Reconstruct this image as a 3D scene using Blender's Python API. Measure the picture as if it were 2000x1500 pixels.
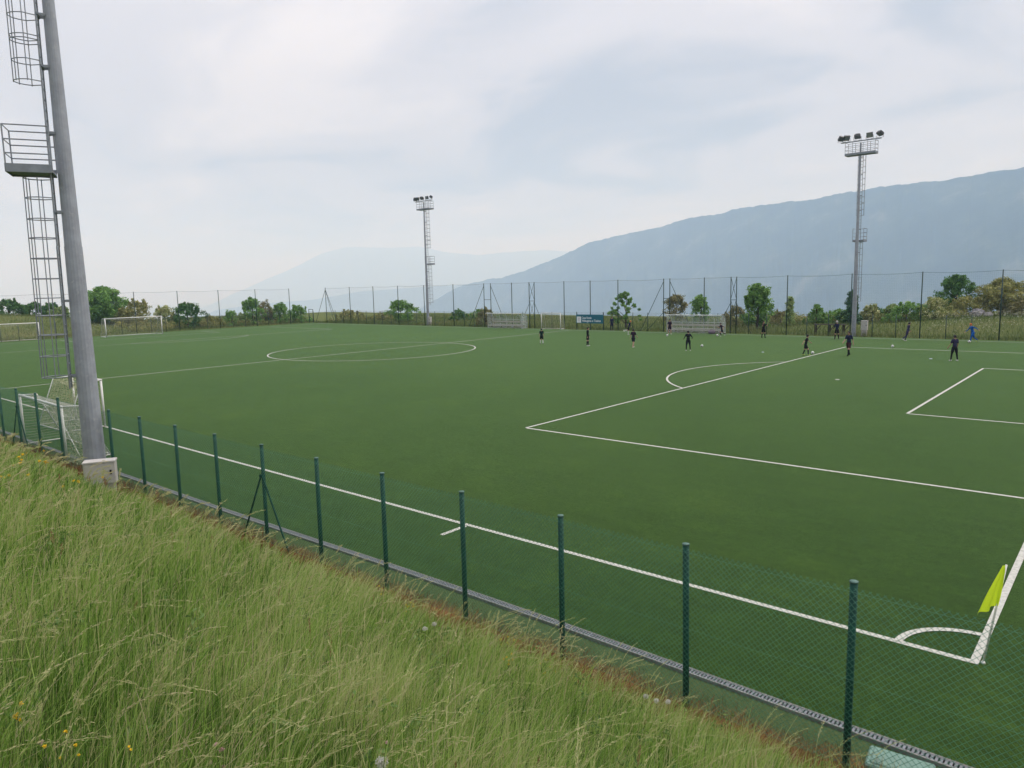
import bpy, bmesh, math, random
import numpy as np
from mathutils import Vector, Matrix, Quaternion, noise as mnoise

random.seed(7)
RNG = np.random.default_rng(11)
R = math.radians
PI = math.pi
for o in list(bpy.data.objects):
    bpy.data.objects.remove(o)
SC = bpy.context.scene
COL = SC.collection

# ------------------------------------------------------------------ camera
# X runs along the near touchline (right corner flag = 0, the far goal at -102), Y across the pitch, Z up, metres
CAM = np.array([1.5030, -11.7638, 5.5364])
CR = np.array([0.7577043, 0.6521779, -0.0234120])
CU = np.array([-0.0696212, 0.1164525, 0.9907531])
CB = np.array([0.6488737, -0.7490680, 0.1336419])
FPX = 1426.7
cam_data = bpy.data.cameras.new('camera')
cam_data.sensor_width = 36.0
cam_data.lens = FPX / 2000 * 36.0
cam_data.clip_start = 0.05
cam_data.clip_end = 90000
cam = bpy.data.objects.new('camera', cam_data)
COL.objects.link(cam)
cam.matrix_world = Matrix(((CR[0], CU[0], CB[0], CAM[0]), (CR[1], CU[1], CB[1], CAM[1]), (CR[2], CU[2], CB[2], CAM[2]), (0, 0, 0, 1)))
SC.camera = cam

# ------------------------------------------------------------------ sky, sun, exposure
SUN_EL, SUN_AZ = 52.0, 62.0          # degrees; azimuth measured from +X towards +Y
wd = bpy.data.worlds.new('World')
SC.world = wd
wd.use_nodes = True
nt = wd.node_tree
for n in list(nt.nodes):
    nt.nodes.remove(n)
def wn(t, **kw):
    n = nt.nodes.new(t)
    for k, v in kw.items():
        setattr(n, k, v)
    return n
def wl(a, b):
    nt.links.new(a, b)
def wmath(op, a, b=None):
    n = wn('ShaderNodeMath', operation=op)
    for i, v in enumerate((a, b)):
        if v is None:
            continue
        if isinstance(v, (int, float)):
            n.inputs[i].default_value = v
        else:
            wl(v, n.inputs[i])
    return n.outputs[0]
out = wn('ShaderNodeOutputWorld')
sky = wn('ShaderNodeTexSky', sky_type='NISHITA')
sky.sun_disc = False
sky.sun_elevation = R(SUN_EL)
sky.sun_rotation = R(90 - SUN_AZ)
sky.altitude = 500
sky.air_density = 1.0
sky.dust_density = 2.5
bg_sky = wn('ShaderNodeBackground')
bg_sky.inputs['Strength'].default_value = 0.10
wl(sky.outputs[0], bg_sky.inputs['Color'])
# the overcast: one stratus sheet seen as a plane overhead, so it foreshortens towards the horizon
tc = wn('ShaderNodeTexCoord')
sep = wn('ShaderNodeSeparateXYZ')
wl(tc.outputs['Generated'], sep.inputs[0])
zz = wmath('MAXIMUM', sep.outputs['Z'], 0.0)
den = wmath('ADD', zz, 0.16)
comb = wn('ShaderNodeCombineXYZ')
wl(wmath('DIVIDE', sep.outputs['X'], den), comb.inputs['X'])
wl(wmath('DIVIDE', sep.outputs['Y'], den), comb.inputs['Y'])
comb.inputs['Z'].default_value = 3.7
mp = wn('ShaderNodeMapping')
mp.inputs['Rotation'].default_value = (0, 0, R(35))
mp.inputs['Scale'].default_value = (1.0, 1.3, 1.0)
wl(comb.outputs[0], mp.inputs['Vector'])
n1 = wn('ShaderNodeTexNoise')
n1.inputs['Scale'].default_value = 1.1
n1.inputs['Detail'].default_value = 5.0
n1.inputs['Roughness'].default_value = 0.52
n1.inputs['Distortion'].default_value = 0.8
wl(mp.outputs[0], n1.inputs['Vector'])
n2 = wn('ShaderNodeTexNoise')
n2.inputs['Scale'].default_value = 0.33
n2.inputs['Detail'].default_value = 3.0
wl(mp.outputs[0], n2.inputs['Vector'])
nsum = wmath('ADD', wmath('MULTIPLY', n1.outputs[0], 0.62), wmath('MULTIPLY', n2.outputs[0], 0.38))
cr = wn('ShaderNodeValToRGB')
cr.color_ramp.interpolation = 'EASE'
cr.color_ramp.elements[0].position = 0.36
cr.color_ramp.elements[0].color = (0.48, 0.515, 0.61, 1)
cr.color_ramp.elements[1].position = 0.64
cr.color_ramp.elements[1].color = (0.94, 0.905, 0.935, 1)
e = cr.color_ramp.elements.new(0.50)
e.color = (0.735, 0.728, 0.795, 1)
wl(nsum, cr.inputs[0])
# an overcast sky brightens towards the zenith
lum = wmath('ADD', wmath('MULTIPLY', wmath('POWER', zz, 1.6), 1.2), 0.53)
bg_cl = wn('ShaderNodeBackground')
wl(cr.outputs[0], bg_cl.inputs['Color'])
wl(lum, bg_cl.inputs['Strength'])
mixs = wn('ShaderNodeMixShader')
mixs.inputs[0].default_value = 0.93
wl(bg_sky.outputs[0], mixs.inputs[1])
wl(bg_cl.outputs[0], mixs.inputs[2])
wl(mixs.outputs[0], out.inputs['Surface'])

sun_data = bpy.data.lights.new('sun', 'SUN')
sun_data.energy = 1.5
sun_data.angle = R(25)
sun_data.color = (1.0, 0.96, 0.90)
sun = bpy.data.objects.new('sun', sun_data)
COL.objects.link(sun)
sd = Vector((math.cos(R(SUN_EL)) * math.cos(R(SUN_AZ)), math.cos(R(SUN_EL)) * math.sin(R(SUN_AZ)), math.sin(R(SUN_EL))))
sun.rotation_euler = sd.to_track_quat('Z', 'Y').to_euler()
sun.location = (0, 0, 60)

vs = SC.view_settings
SC.display_settings.display_device = 'sRGB'
vs.view_transform = 'Standard'
vs.look = 'None'
vs.exposure = 0.6
vs.gamma = 1.0
vs.use_curve_mapping = False
cy = SC.cycles
cy.use_denoising = True
try:
    cy.denoiser = 'OPENIMAGEDENOISE'
    cy.denoising_input_passes = 'RGB_ALBEDO_NORMAL'
    cy.denoising_prefilter = 'ACCURATE'
except Exception:
    pass
cy.max_bounces = 10
cy.diffuse_bounces = 6
cy.glossy_bounces = 2
cy.transmission_bounces = 6
cy.transparent_max_bounces = 12
cy.volume_bounces = 4
cy.use_adaptive_sampling = True
cy.adaptive_threshold = 0.015
cy.caustics_reflective = False
cy.caustics_refractive = False

# ------------------------------------------------------------------ helpers
def px_ray(px, py):
    d = -CB + CR * (px - 1000) / FPX + CU * (750 - py) / FPX
    return d
def px_far(px, py, dist):
    """point seen at a pixel, at a horizontal distance"""
    d = px_ray(px, py)
    return CAM + d * (dist / math.hypot(d[0], d[1]))
def px_y(px, py, Y):
    d = px_ray(px, py)
    return CAM + d * ((Y - CAM[1]) / d[1])
def px_x(px, py, X):
    d = px_ray(px, py)
    return CAM + d * ((X - CAM[0]) / d[0])
def smooth(a, b, x):
    t = np.clip((np.asarray(x, float) - a) / (b - a), 0, 1)
    return t * t * (3 - 2 * t)

class MB:
    """collects shapes and links them as one mesh object"""
    def __init__(s):
        s.v = []
        s.f = []
        s.m = []
        s.cur = 0
    def add(s, vs, fs):
        b = len(s.v)
        s.v.extend([tuple(p) for p in vs])
        for f in fs:
            s.f.append(tuple(i + b for i in f))
            s.m.append(s.cur)
        return s
    def box(s, c, size, rz=0.0, M=None):
        x, y, z = size[0] / 2, size[1] / 2, size[2] / 2
        P = [(-x, -y, -z), (x, -y, -z), (x, y, -z), (-x, y, -z), (-x, -y, z), (x, -y, z), (x, y, z), (-x, y, z)]
        ca, sa = math.cos(rz), math.sin(rz)
        if M is not None:
            P = [tuple(M @ Vector(p)) for p in P]
            P = [(p[0] + c[0], p[1] + c[1], p[2] + c[2]) for p in P]
        else:
            P = [(c[0] + p[0] * ca - p[1] * sa, c[1] + p[0] * sa + p[1] * ca, c[2] + p[2]) for p in P]
        return s.add(P, [(0, 3, 2, 1), (4, 5, 6, 7), (0, 1, 5, 4), (1, 2, 6, 5), (2, 3, 7, 6), (3, 0, 4, 7)])
    def bbox(s, c, size, bev, rz=0.0):
        """box with chamfered vertical and top edges"""
        x, y, z = size[0] / 2, size[1] / 2, size[2] / 2
        rings = []
        for (zz_, k) in ((-z, 0), (z - bev, 0), (z, bev)):
            ring = [(-x + bev, -y + k), (x - bev, -y + k), (x - k, -y + bev), (x - k, y - bev), (x - bev, y - k), (-x + bev, y - k), (-x + k, y - bev), (-x + k, -y + bev)]
            rings.append([(p[0], p[1], zz_) for p in ring])
        ca, sa = math.cos(rz), math.sin(rz)
        P = [(c[0] + p[0] * ca - p[1] * sa, c[1] + p[0] * sa + p[1] * ca, c[2] + p[2]) for r_ in rings for p in r_]
        F = [tuple(range(7, -1, -1)), tuple(range(16, 24))]
        for k in range(2):
            for i in range(8):
                j = (i + 1) % 8
                F.append((k * 8 + i, k * 8 + j, k * 8 + 8 + j, k * 8 + 8 + i))
        return s.add(P, F)
    def poly(s, pts, radii, n=6, cap=True, closed=False, phase=0.0):
        """tube along a polyline"""
        pts = [Vector(p) for p in pts]
        m = len(pts)
        if isinstance(radii, (int, float)):
            radii = [radii] * m
        rings = []
        ref = None
        for i, p in enumerate(pts):
            if closed:
                t = pts[(i + 1) % m] - pts[i - 1]
            else:
                t = pts[min(i + 1, m - 1)] - pts[max(i - 1, 0)]
            t = t.normalized() if t.length > 1e-9 else Vector((0, 0, 1))
            if ref is None:
                ref = Vector((0, 0, 1)) if abs(t.z) < 0.9 else Vector((1, 0, 0))
            a = (ref - t * ref.dot(t))
            a = a.normalized() if a.length > 1e-6 else t.orthogonal().normalized()
            ref = a
            b = t.cross(a)
            rings.append([p + (a * math.cos(2 * PI * k / n + phase) + b * math.sin(2 * PI * k / n + phase)) * radii[i] for k in range(n)])
        P = [q for r_ in rings for q in r_]
        F = []
        for i in range(m if closed else m - 1):
            i2 = (i + 1) % m
            for k in range(n):
                k2 = (k + 1) % n
                F.append((i * n + k, i * n + k2, i2 * n + k2, i2 * n + k))
        if cap and not closed:
            F.append(tuple(range(n - 1, -1, -1)))
            F.append(tuple((m - 1) * n + k for k in range(n)))
        return s.add(P, F)
    def ell(s, c, rad, nu=10, nv=6, M=None):
        P = [(0, 0, -1)]
        for j in range(1, nv):
            th = -PI / 2 + PI * j / nv
            for i in range(nu):
                a = 2 * PI * i / nu
                P.append((math.cos(th) * math.cos(a), math.cos(th) * math.sin(a), math.sin(th)))
        P.append((0, 0, 1))
        F = []
        for i in range(nu):
            F.append((0, 1 + (i + 1) % nu, 1 + i))
        for j in range(nv - 2):
            for i in range(nu):
                a, b = 1 + j * nu + i, 1 + j * nu + (i + 1) % nu
                F.append((a, b, b + nu, a + nu))
        l = len(P) - 1
        for i in range(nu):
            F.append((l, l - nu + i, l - nu + (i + 1) % nu))
        Q = []
        for p in P:
            v = Vector((p[0] * rad[0], p[1] * rad[1], p[2] * rad[2]))
            if M is not None:
                v = M @ v
            Q.append((v.x + c[0], v.y + c[1], v.z + c[2]))
        return s.add(Q, F)
    def mesh(s, name, mats, smooth_=False):
        me = bpy.data.meshes.new(name)
        me.from_pydata(s.v, [], s.f)
        if not isinstance(mats, (list, tuple)):
            mats = [mats]
        for m in mats:
            me.materials.append(m)
        if len(mats) > 1:
            me.polygons.foreach_set('material_index', np.array(s.m, dtype=np.int32))
        if smooth_:
            me.polygons.foreach_set('use_smooth', np.ones(len(s.f), dtype=bool))
        me.update()
        return me
    def build(s, name, mats, parent=None, smooth_=False, loc=None):
        o = bpy.data.objects.new(name, s.mesh(name, mats, smooth_))
        COL.objects.link(o)
        if parent is not None:
            o.parent = parent
        if loc is not None:
            o.location = loc
        return o

def place(name, me, parent=None, loc=(0, 0, 0), rz=0.0, scale=None):
    o = bpy.data.objects.new(name, me)
    COL.objects.link(o)
    o.parent = parent
    o.location = loc
    o.rotation_euler = (0, 0, rz)
    if scale is not None:
        o.scale = scale
    return o
def thing(name, label, cat, loc=(0, 0, 0), rz=0.0, group=None):
    o = bpy.data.objects.new(name, None)
    o.empty_display_size = 0.2
    COL.objects.link(o)
    o.location = loc
    o.rotation_euler = (0, 0, rz)
    tag(o, label, cat, group)
    return o
def tag(o, label=None, cat=None, group=None, kind=None):
    if label:
        o['label'] = label
    if cat:
        o['category'] = cat
    if group:
        o['group'] = group
    if kind:
        o['kind'] = kind
    return o
def np_mesh(name, V, F, mat, attr=None, smooth_=False):
    """mesh from arrays; F is an (n,3) or (n,4) array or a list of such arrays; attr = {name: per-vertex values}"""
    if not isinstance(F, (list, tuple)):
        F = [F]
    me = bpy.data.meshes.new(name)
    nv = len(V)
    me.vertices.add(nv)
    me.vertices.foreach_set('co', np.ascontiguousarray(V, dtype=np.float32).ravel())
    loops = np.concatenate([f.ravel() for f in F]).astype(np.int32)
    sizes = np.concatenate([np.full(len(f), f.shape[1], dtype=np.int32) for f in F])
    starts = np.concatenate([[0], np.cumsum(sizes)[:-1]]).astype(np.int32)
    me.loops.add(len(loops))
    me.loops.foreach_set('vertex_index', loops)
    me.polygons.add(len(sizes))
    me.polygons.foreach_set('loop_start', starts)
    if smooth_:
        me.polygons.foreach_set('use_smooth', np.ones(len(sizes), dtype=bool))
    for k, a in (attr or {}).items():
        at = me.attributes.new(k, 'FLOAT', 'POINT')
        at.data.foreach_set('value', np.ascontiguousarray(a, dtype=np.float32))
    me.materials.append(mat)
    me.update(calc_edges=True)
    me.validate()
    return me
def fbm(P, octaves=4, seed=0.0):
    """vectorised value noise on an (n,2) array, range about -1..1"""
    tot = np.zeros(len(P))
    amp, fr, norm = 1.0, 1.0, 0.0
    for o_ in range(octaves):
        q = P * fr + seed + o_ * 17.3
        i = np.floor(q).astype(np.int64)
        f = q - i
        f = f * f * (3 - 2 * f)
        def h(a, b):
            n = (a * 374761393 + b * 668265263) & 0x7fffffff
            n = ((n ^ (n >> 13)) * 1274126177) & 0x7fffffff
            return ((n ^ (n >> 16)) & 0xffff) / 32767.5 - 1
        v = (h(i[:, 0], i[:, 1]) * (1 - f[:, 0]) + h(i[:, 0] + 1, i[:, 1]) * f[:, 0]) * (1 - f[:, 1]) + \
            (h(i[:, 0], i[:, 1] + 1) * (1 - f[:, 0]) + h(i[:, 0] + 1, i[:, 1] + 1) * f[:, 0]) * f[:, 1]
        tot += v * amp
        norm += amp
        amp *= 0.5
        fr *= 2.03
    return tot / norm

# ------------------------------------------------------------------ materials
MATS = {}
def new_mat(name):
    m = bpy.data.materials.new(name)
    m.use_nodes = True
    MATS[name] = m
    return m, m.node_tree, m.node_tree.nodes['Principled BSDF']
def N(t, kind, **kw):
    n = t.nodes.new(kind)
    for k, v in kw.items():
        if k in n.inputs:
            n.inputs[k].default_value = v
        else:
            setattr(n, k, v)
    return n
def ramp(t, src, stops, interp='LINEAR'):
    n = t.nodes.new('ShaderNodeValToRGB')
    n.color_ramp.interpolation = interp
    el = n.color_ramp.elements
    el[0].position, el[0].color = stops[0][0], (*stops[0][1], 1)
    el[1].position, el[1].color = stops[-1][0], (*stops[-1][1], 1)
    for p, c in stops[1:-1]:
        x = el.new(p)
        x.color = (*c, 1)
    t.links.new(src, n.inputs[0])
    return n.outputs[0]
def noise_tex(t, scale, detail=3.0, rough=0.55, vec=None, dist=0.0):
    n = N(t, 'ShaderNodeTexNoise', Scale=scale, Detail=detail, Roughness=rough, Distortion=dist)
    if vec is not None:
        t.links.new(vec, n.inputs['Vector'])
    return n.outputs[0]
def obj_co(t):
    return t.nodes.new('ShaderNodeTexCoord').outputs['Object']
def mix_rgb(t, fac, a, b, mode='MIX'):
    n = t.nodes.new('ShaderNodeMix')
    n.data_type = 'RGBA'
    n.blend_type = mode
    for i, v in ((0, fac), (6, a), (7, b)):
        if isinstance(v, (int, float)):
            n.inputs[i].default_value = v
        elif isinstance(v, tuple):
            n.inputs[i].default_value = (*v, 1)
        else:
            t.links.new(v, n.inputs[i])
    return n.outputs[2]
def bump(t, b, height, strength=0.3, dist=0.02):
    n = N(t, 'ShaderNodeBump', Strength=strength, Distance=dist)
    t.links.new(height, n.inputs['Height'])
    t.links.new(n.outputs[0], b.inputs['Normal'])
def paint(name, col, rough=0.5, metal=0.0, var=0.12, scale=6.0, spec=0.4, wear=None):
    """plain surface with cloudy colour variation, fine grain and optional worn patches"""
    m, t, b = new_mat(name)
    co = obj_co(t)
    n = noise_tex(t, scale, 5, 0.6, co)
    lo = tuple(max(0, c * (1 - var)) for c in col)
    hi = tuple(min(1, c * (1 + var)) for c in col)
    c = ramp(t, n, [(0.3, lo), (0.7, hi)])
    if wear:
        n2 = noise_tex(t, scale * 2.7, 6, 0.7, co)
        k = ramp(t, n2, [(0.56, (0, 0, 0)), (0.68, (1, 1, 1))])
        c = mix_rgb(t, k, c, wear)
    t.links.new(c, b.inputs['Base Color'])
    b.inputs['Roughness'].default_value = rough
    b.inputs['Metallic'].default_value = metal
    b.inputs['Specular IOR Level'].default_value = spec
    bump(t, b, noise_tex(t, scale * 12, 3, 0.6, co), 0.12, 0.004)
    return m
def leafy(name, stops, trans=0.35, rough=0.6):
    """foliage: colour from the per-blade value 'v', part of the light passes through"""
    m, t, b = new_mat(name)
    at = N(t, 'ShaderNodeAttribute', attribute_name='v')
    c = ramp(t, at.outputs['Fac'], stops)
    t.links.new(c, b.inputs['Base Color'])
    b.inputs['Roughness'].default_value = rough
    b.inputs['Specular IOR Level'].default_value = 0.25
    tr = t.nodes.new('ShaderNodeBsdfTranslucent')
    t.links.new(c, tr.inputs['Color'])
    mx = t.nodes.new('ShaderNodeMixShader')
    mx.inputs[0].default_value = trans
    t.links.new(b.outputs[0], mx.inputs[1])
    t.links.new(tr.outputs[0], mx.inputs[2])
    t.links.new(mx.outputs[0], t.nodes['Material Output'].inputs['Surface'])
    return m

# ------------------------------------------------------------------ land
def land_z(X, Y):
    """height of the natural ground"""
    X = np.asarray(X, float)
    Y = np.asarray(Y, float)
    x = -X
    z = np.full(np.broadcast(X, Y).shape, -0.06)
    # the grass bank the camera stands on
    bank = 0.5 * np.clip(-3.9 - Y, 0, 8.4)
    bank = bank + 0.05 * np.clip(-12.3 - Y, 0, 60)
    z = z + bank
    # meadow mounds beyond the fences
    P = np.stack([np.broadcast_to(X, z.shape).ravel(), np.broadcast_to(Y, z.shape).ravel()], 1)
    nb = fbm(P / 22.0, 3, 3.1).reshape(z.shape)
    far = smooth(63.5, 74, Y)
    z = z + far * (0.25 + 0.25 * nb + 0.9 * smooth(26, 10, x) + 0.5 * smooth(10, -15, x))
    left = smooth(109, 132, x)
    z = z + left * (1 - 0.8 * far) * (0.6 + 0.3 * nb + 2.4 * smooth(48, 20, Y))
    # beyond them the terrace falls away into the valley
    d = np.maximum(np.maximum(Y - 88 - 14 * smooth(30, -10, x), x - 146), 0)
    fall = np.where(d < 60, 0.5 * d * d / 60 * 0.34 / 0.5 * 0.5, 0.17 * 60 / 1.0 * 0.5 * 2 * 0.5 + 0.34 * (d - 60) * 1.0)
    fall = np.where(d < 60, 0.34 * d * d / 120, 0.34 * 30 + 0.34 * (d - 60))
    rough = fbm(P / 300.0, 4, 9.0).reshape(z.shape) * 22 * smooth(150, 900, d)
    z = np.maximum(z - fall + rough, -340 + 8 * nb * smooth(500, 2500, d))
    return z

def grid_mesh(name, gx, gy, zf, mat):
    GX, GY = np.meshgrid(gx, gy, indexing='ij')
    V = np.stack([GX, GY, zf(GX, GY)], -1).reshape(-1, 3)
    nx, ny = len(gx), len(gy)
    i = (np.arange(nx - 1)[:, None] * ny + np.arange(ny - 1)[None, :]).ravel()
    F = np.stack([i, i + ny, i + ny + 1, i + 1], 1)
    return np_mesh(name, V, F, mat, smooth_=True)

# natural ground: meadow greens, dry tan patches, bare earth, fields and woods in the valley
m_land, t, b = new_mat('meadow_ground')
co = obj_co(t)
c1 = ramp(t, noise_tex(t, 0.12, 5, 0.6, co), [(0.32, (0.060, 0.100, 0.022)), (0.5, (0.100, 0.135, 0.035)), (0.68, (0.155, 0.165, 0.055))])
c2 = ramp(t, noise_tex(t, 2.2, 4, 0.65, co), [(0.3, (0.05, 0.065, 0.02)), (0.7, (0.15, 0.15, 0.06))])
c = mix_rgb(t, 0.45, c1, c2)
far_c = ramp(t, noise_tex(t, 0.004, 5, 0.6, co), [(0.40, (0.020, 0.035, 0.016)), (0.52, (0.035, 0.055, 0.022)), (0.6, (0.10, 0.11, 0.05))])
sp = t.nodes.new('ShaderNodeSeparateXYZ')
t.links.new(co, sp.inputs[0])
mr = N(t, 'ShaderNodeMapRange')
mr.inputs['From Min'].default_value = -6
mr.inputs['From Max'].default_value = -30
t.links.new(sp.outputs['Z'], mr.inputs['Value'])
c = mix_rgb(t, mr.outputs[0], c, far_c)
t.links.new(c, b.inputs['Base Color'])
b.inputs['Roughness'].default_value = 0.95
b.inputs['Specular IOR Level'].default_value = 0.1
bump(t, b, noise_tex(t, 5.0, 5, 0.7, co), 0.6, 0.15)

def sinh_line(c, a, lim, n):
    k = math.asinh(lim / a)
    s = np.linspace(-1, 1, n)
    return c + a * np.sinh(k * s)
gx = sinh_line(-25.0, 26.0, 24000.0, 380)
gy = sinh_line(6.0, 24.0, 24000.0, 400)
ter = place('terrain', grid_mesh('terrain', gx, gy, land_z, m_land))
tag(ter, kind='structure')

# distant mountains: crest lines at their own distance, flanks running down to the valley floor
m_mtn, t, b = new_mat('mountain_forest')
co = obj_co(t)
w = noise_tex(t, 0.0045, 7, 0.68, co)
c = ramp(t, w, [(0.36, (0.006, 0.016, 0.016)), (0.50, (0.020, 0.038, 0.026)), (0.59, (0.050, 0.070, 0.048)), (0.67, (0.15, 0.155, 0.13))])
c = mix_rgb(t, 0.35, c, ramp(t, noise_tex(t, 0.02, 4, 0.7, co), [(0.35, (0.008, 0.018, 0.01)), (0.7, (0.06, 0.075, 0.035))]))
t.links.new(c, b.inputs['Base Color'])
b.inputs['Roughness'].default_value = 1.0
b.inputs['Specular IOR Level'].default_value = 0.0
def mountain(name, crest, spread, seed, jag):
    """crest = [(px, py, distance)]; spread = foot distance per metre of height"""
    px = np.array([c_[0] for c_ in crest], float)
    s = np.linspace(px[0], px[-1], 900)
    py = np.interp(s, px, [c_[1] for c_ in crest])
    dd = np.interp(s, px, [c_[2] for c_ in crest])
    # soften the corners of the traced crest
    k = np.ones(9) / 9
    py = np.convolve(np.pad(py, 4, 'edge'), k, 'valid')
    P = np.stack([px_far(a, b_, d_) for a, b_, d_ in zip(s, py, dd)])
    along = np.concatenate([[0], np.cumsum(np.hypot(*np.diff(P[:, :2], axis=0).T))])
    nz = fbm(np.stack([along / 220, np.full_like(along, seed)], 1), 4, seed) * jag + fbm(np.stack([along / 28, np.full_like(along, seed)], 1), 3, seed + 5) * jag * 0.45
    P[:, 2] += nz
    out_dir = P[:, :2] - CAM[:2]
    out_dir /= np.linalg.norm(out_dir, axis=1)[:, None]
    rows = []
    base = -345.0
    vv = np.linspace(-1, 1, 91)
    for v in vv:
        h = P[:, 2] - base
        a = abs(v)
        # flank profile: steep under the crest, easing at the foot
        zz_ = base + h * (1 - a) ** 1.12
        r = spread * h * a * np.sign(v)
        gul = fbm(np.stack([along / 420 + 0.25 * a, np.full_like(along, 2.0 * v + seed)], 1), 4, seed + 2)
        xy = P[:, :2] + out_dir * (r + gul * h * 0.16 * math.sin(PI * min(a * 1.2, 1)))[:, None]
        zz_ = zz_ + fbm(np.stack([along / 300, np.full_like(along, 3.1 * v + seed)], 1), 5, seed + 7) * h * 0.07 * math.sin(PI * a)
        rows.append(np.column_stack([xy, zz_]))
    V = np.concatenate(rows)
    n = len(s)
    i = (np.arange(len(vv) - 1)[:, None] * n + np.arange(n - 1)[None, :]).ravel()
    F = np.stack([i, i + 1, i + n + 1, i + n], 1)
    o = place(name, np_mesh(name, V, F, m_mtn, smooth_=True))
    tag(o, kind='structure')
    return o
mountain('mountain', [(760, 640, 6880), (840, 590, 6640), (900, 558, 6400), (960, 545, 6160), (1010, 533, 5920), (1060, 514, 5680), (1110, 493, 5520), (1150, 475, 5360), (1220, 458, 5200),
    (1290, 442, 5040), (1350, 427, 4880), (1420, 412, 4720), (1500, 400, 4560), (1590, 387, 4400), (1670, 371, 4280), (1760, 360, 4160), (1850, 347, 4080), (1920, 340, 4000), (2000, 330, 3920),
    (2150, 312, 3840), (2400, 300, 3760), (2800, 330, 3680), (3400, 420, 3600)], 2.0, 4.0, 13.0)
mountain('mountain', [(330, 650, 10230), (420, 606, 10120), (520, 592, 10010), (610, 586, 9900), (700, 570, 9900), (800, 562, 9790), (900, 556, 9790), (1000, 550, 9790), (1100, 560, 9790)], 1.6, 21.0, 5.0)
mountain('mountain', [(-700, 600, 18240), (-300, 590, 17670), (0, 625, 17100), (300, 628, 16530), (400, 600, 16301), (460, 572, 15959), (520, 546, 15731), (580, 520, 15503), (630, 494, 15389), (680, 482, 15275), (760, 484, 15161), (820, 481, 15161),
    (860, 491, 15161), (930, 498, 15161), (1000, 492, 15275), (1060, 488, 15389), (1120, 492, 15503), (1300, 470, 15959), (1700, 460, 16530)], 1.5, 37.0, 9.0)

# the air between: one even haze over the whole landscape
m_haze = bpy.data.materials.new('valley_haze')
m_haze.use_nodes = True
t = m_haze.node_tree
t.nodes.remove(t.nodes['Principled BSDF'])
pv = t.nodes.new('ShaderNodeVolumePrincipled')
pv.inputs['Color'].default_value = (0.51, 0.72, 1.0, 1)
pv.inputs['Density'].default_value = 0.00027
pv.inputs['Absorption Color'].default_value = (1, 1, 1, 1)      # the air scatters, blue most, and swallows nothing
pv.inputs['Anisotropy'].default_value = 0.0
t.links.new(pv.outputs[0], t.nodes['Material Output'].inputs['Volume'])
hz = MB().box((0, 0, 260), (50000, 50000, 1320)).build('haze', m_haze)
tag(hz, kind='stuff')

# ------------------------------------------------------------------ pitch
PL, PW = 102.09, 59.9
m_turf, t, b = new_mat('artificial_turf')
co = obj_co(t)
big = ramp(t, noise_tex(t, 0.07, 4, 0.6, co), [(0.3, (0.0155, 0.040, 0.0058)), (0.7, (0.0225, 0.050, 0.0074))])
mp_ = N(t, 'ShaderNodeMapping')
mp_.inputs['Scale'].default_value = (0.55, 1.9, 1.0)
t.links.new(co, mp_.inputs['Vector'])
streak = ramp(t, noise_tex(t, 1.4, 6, 0.72, mp_.outputs[0]), [(0.38, (0.80, 0.82, 0.80)), (0.62, (1.18, 1.15, 1.16))])
fine = ramp(t, noise_tex(t, 38.0, 5, 0.85, co), [(0.36, (0.42, 0.46, 0.42)), (0.5, (1, 1, 1)), (0.64, (1.75, 1.6, 1.65))])
mid_ = ramp(t, noise_tex(t, 7.0, 6, 0.8, co), [(0.38, (0.66, 0.70, 0.66)), (0.5, (1, 1, 1)), (0.62, (1.45, 1.34, 1.38))])
pat = ramp(t, noise_tex(t, 0.35, 6, 0.75, co), [(0.44, (0.9, 0.92, 0.9)), (0.54, (1, 1, 1)), (0.70, (1.42, 1.24, 1.05))])
# carpet rolls laid across the pitch: each a shade of its own, a thin seam between
sp = t.nodes.new('ShaderNodeSeparateXYZ')
t.links.new(co, sp.inputs[0])
dv_ = N(t, 'ShaderNodeMath', operation='DIVIDE')
t.links.new(sp.outputs['X'], dv_.inputs[0])
dv_.inputs[1].default_value = 4.1
fl_ = N(t, 'ShaderNodeMath', operation='FLOOR')
t.links.new(dv_.outputs[0], fl_.inputs[0])
wn_ = N(t, 'ShaderNodeTexWhiteNoise', noise_dimensions='1D')
t.links.new(fl_.outputs[0], wn_.inputs['W'])
roll = ramp(t, wn_.outputs['Value'], [(0.0, (0.93, 0.94, 0.93)), (1.0, (1.07, 1.05, 1.06))])
fr_ = N(t, 'ShaderNodeMath', operation='FRACT')
t.links.new(dv_.outputs[0], fr_.inputs[0])
seam = ramp(t, fr_.outputs[0], [(0.0, (0.70, 0.72, 0.70)), (0.006, (1, 1, 1))])
c = mix_rgb(t, 1.0, big, streak, 'MULTIPLY')
for k in (fine, mid_, pat, roll, seam):
    c = mix_rgb(t, 1.0, c, k, 'MULTIPLY')
t.links.new(c, b.inputs['Base Color'])
b.inputs['Roughness'].default_value = 0.85
b.inputs['Specular IOR Level'].default_value = 0.02
b.inputs['Sheen Weight'].default_value = 0.38
b.inputs['Sheen Roughness'].default_value = 0.32
b.inputs['Sheen Tint'].default_value = (0.62, 0.95, 0.42, 1)
bump(t, b, noise_tex(t, 90.0, 3, 0.8, co), 0.5, 0.02)
pitch = MB()
x0, x1, y0, y1 = -PL - 4.6, 5.2, -2.72, PW + 1.35
nx, ny = 60, 40
P = [(x0 + (x1 - x0) * i / nx, y0 + (y1 - y0) * j / ny, 0.0) for j in range(ny + 1) for i in range(nx + 1)]
pitch.add(P, [(j * (nx + 1) + i, j * (nx + 1) + i + 1, (j + 1) * (nx + 1) + i + 1, (j + 1) * (nx + 1) + i) for j in range(ny) for i in range(nx)])
pitch = pitch.build('pitch', m_turf)
tag(pitch, kind='structure')
m_line, t, b = new_mat('white_line_turf')
co = obj_co(t)
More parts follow.
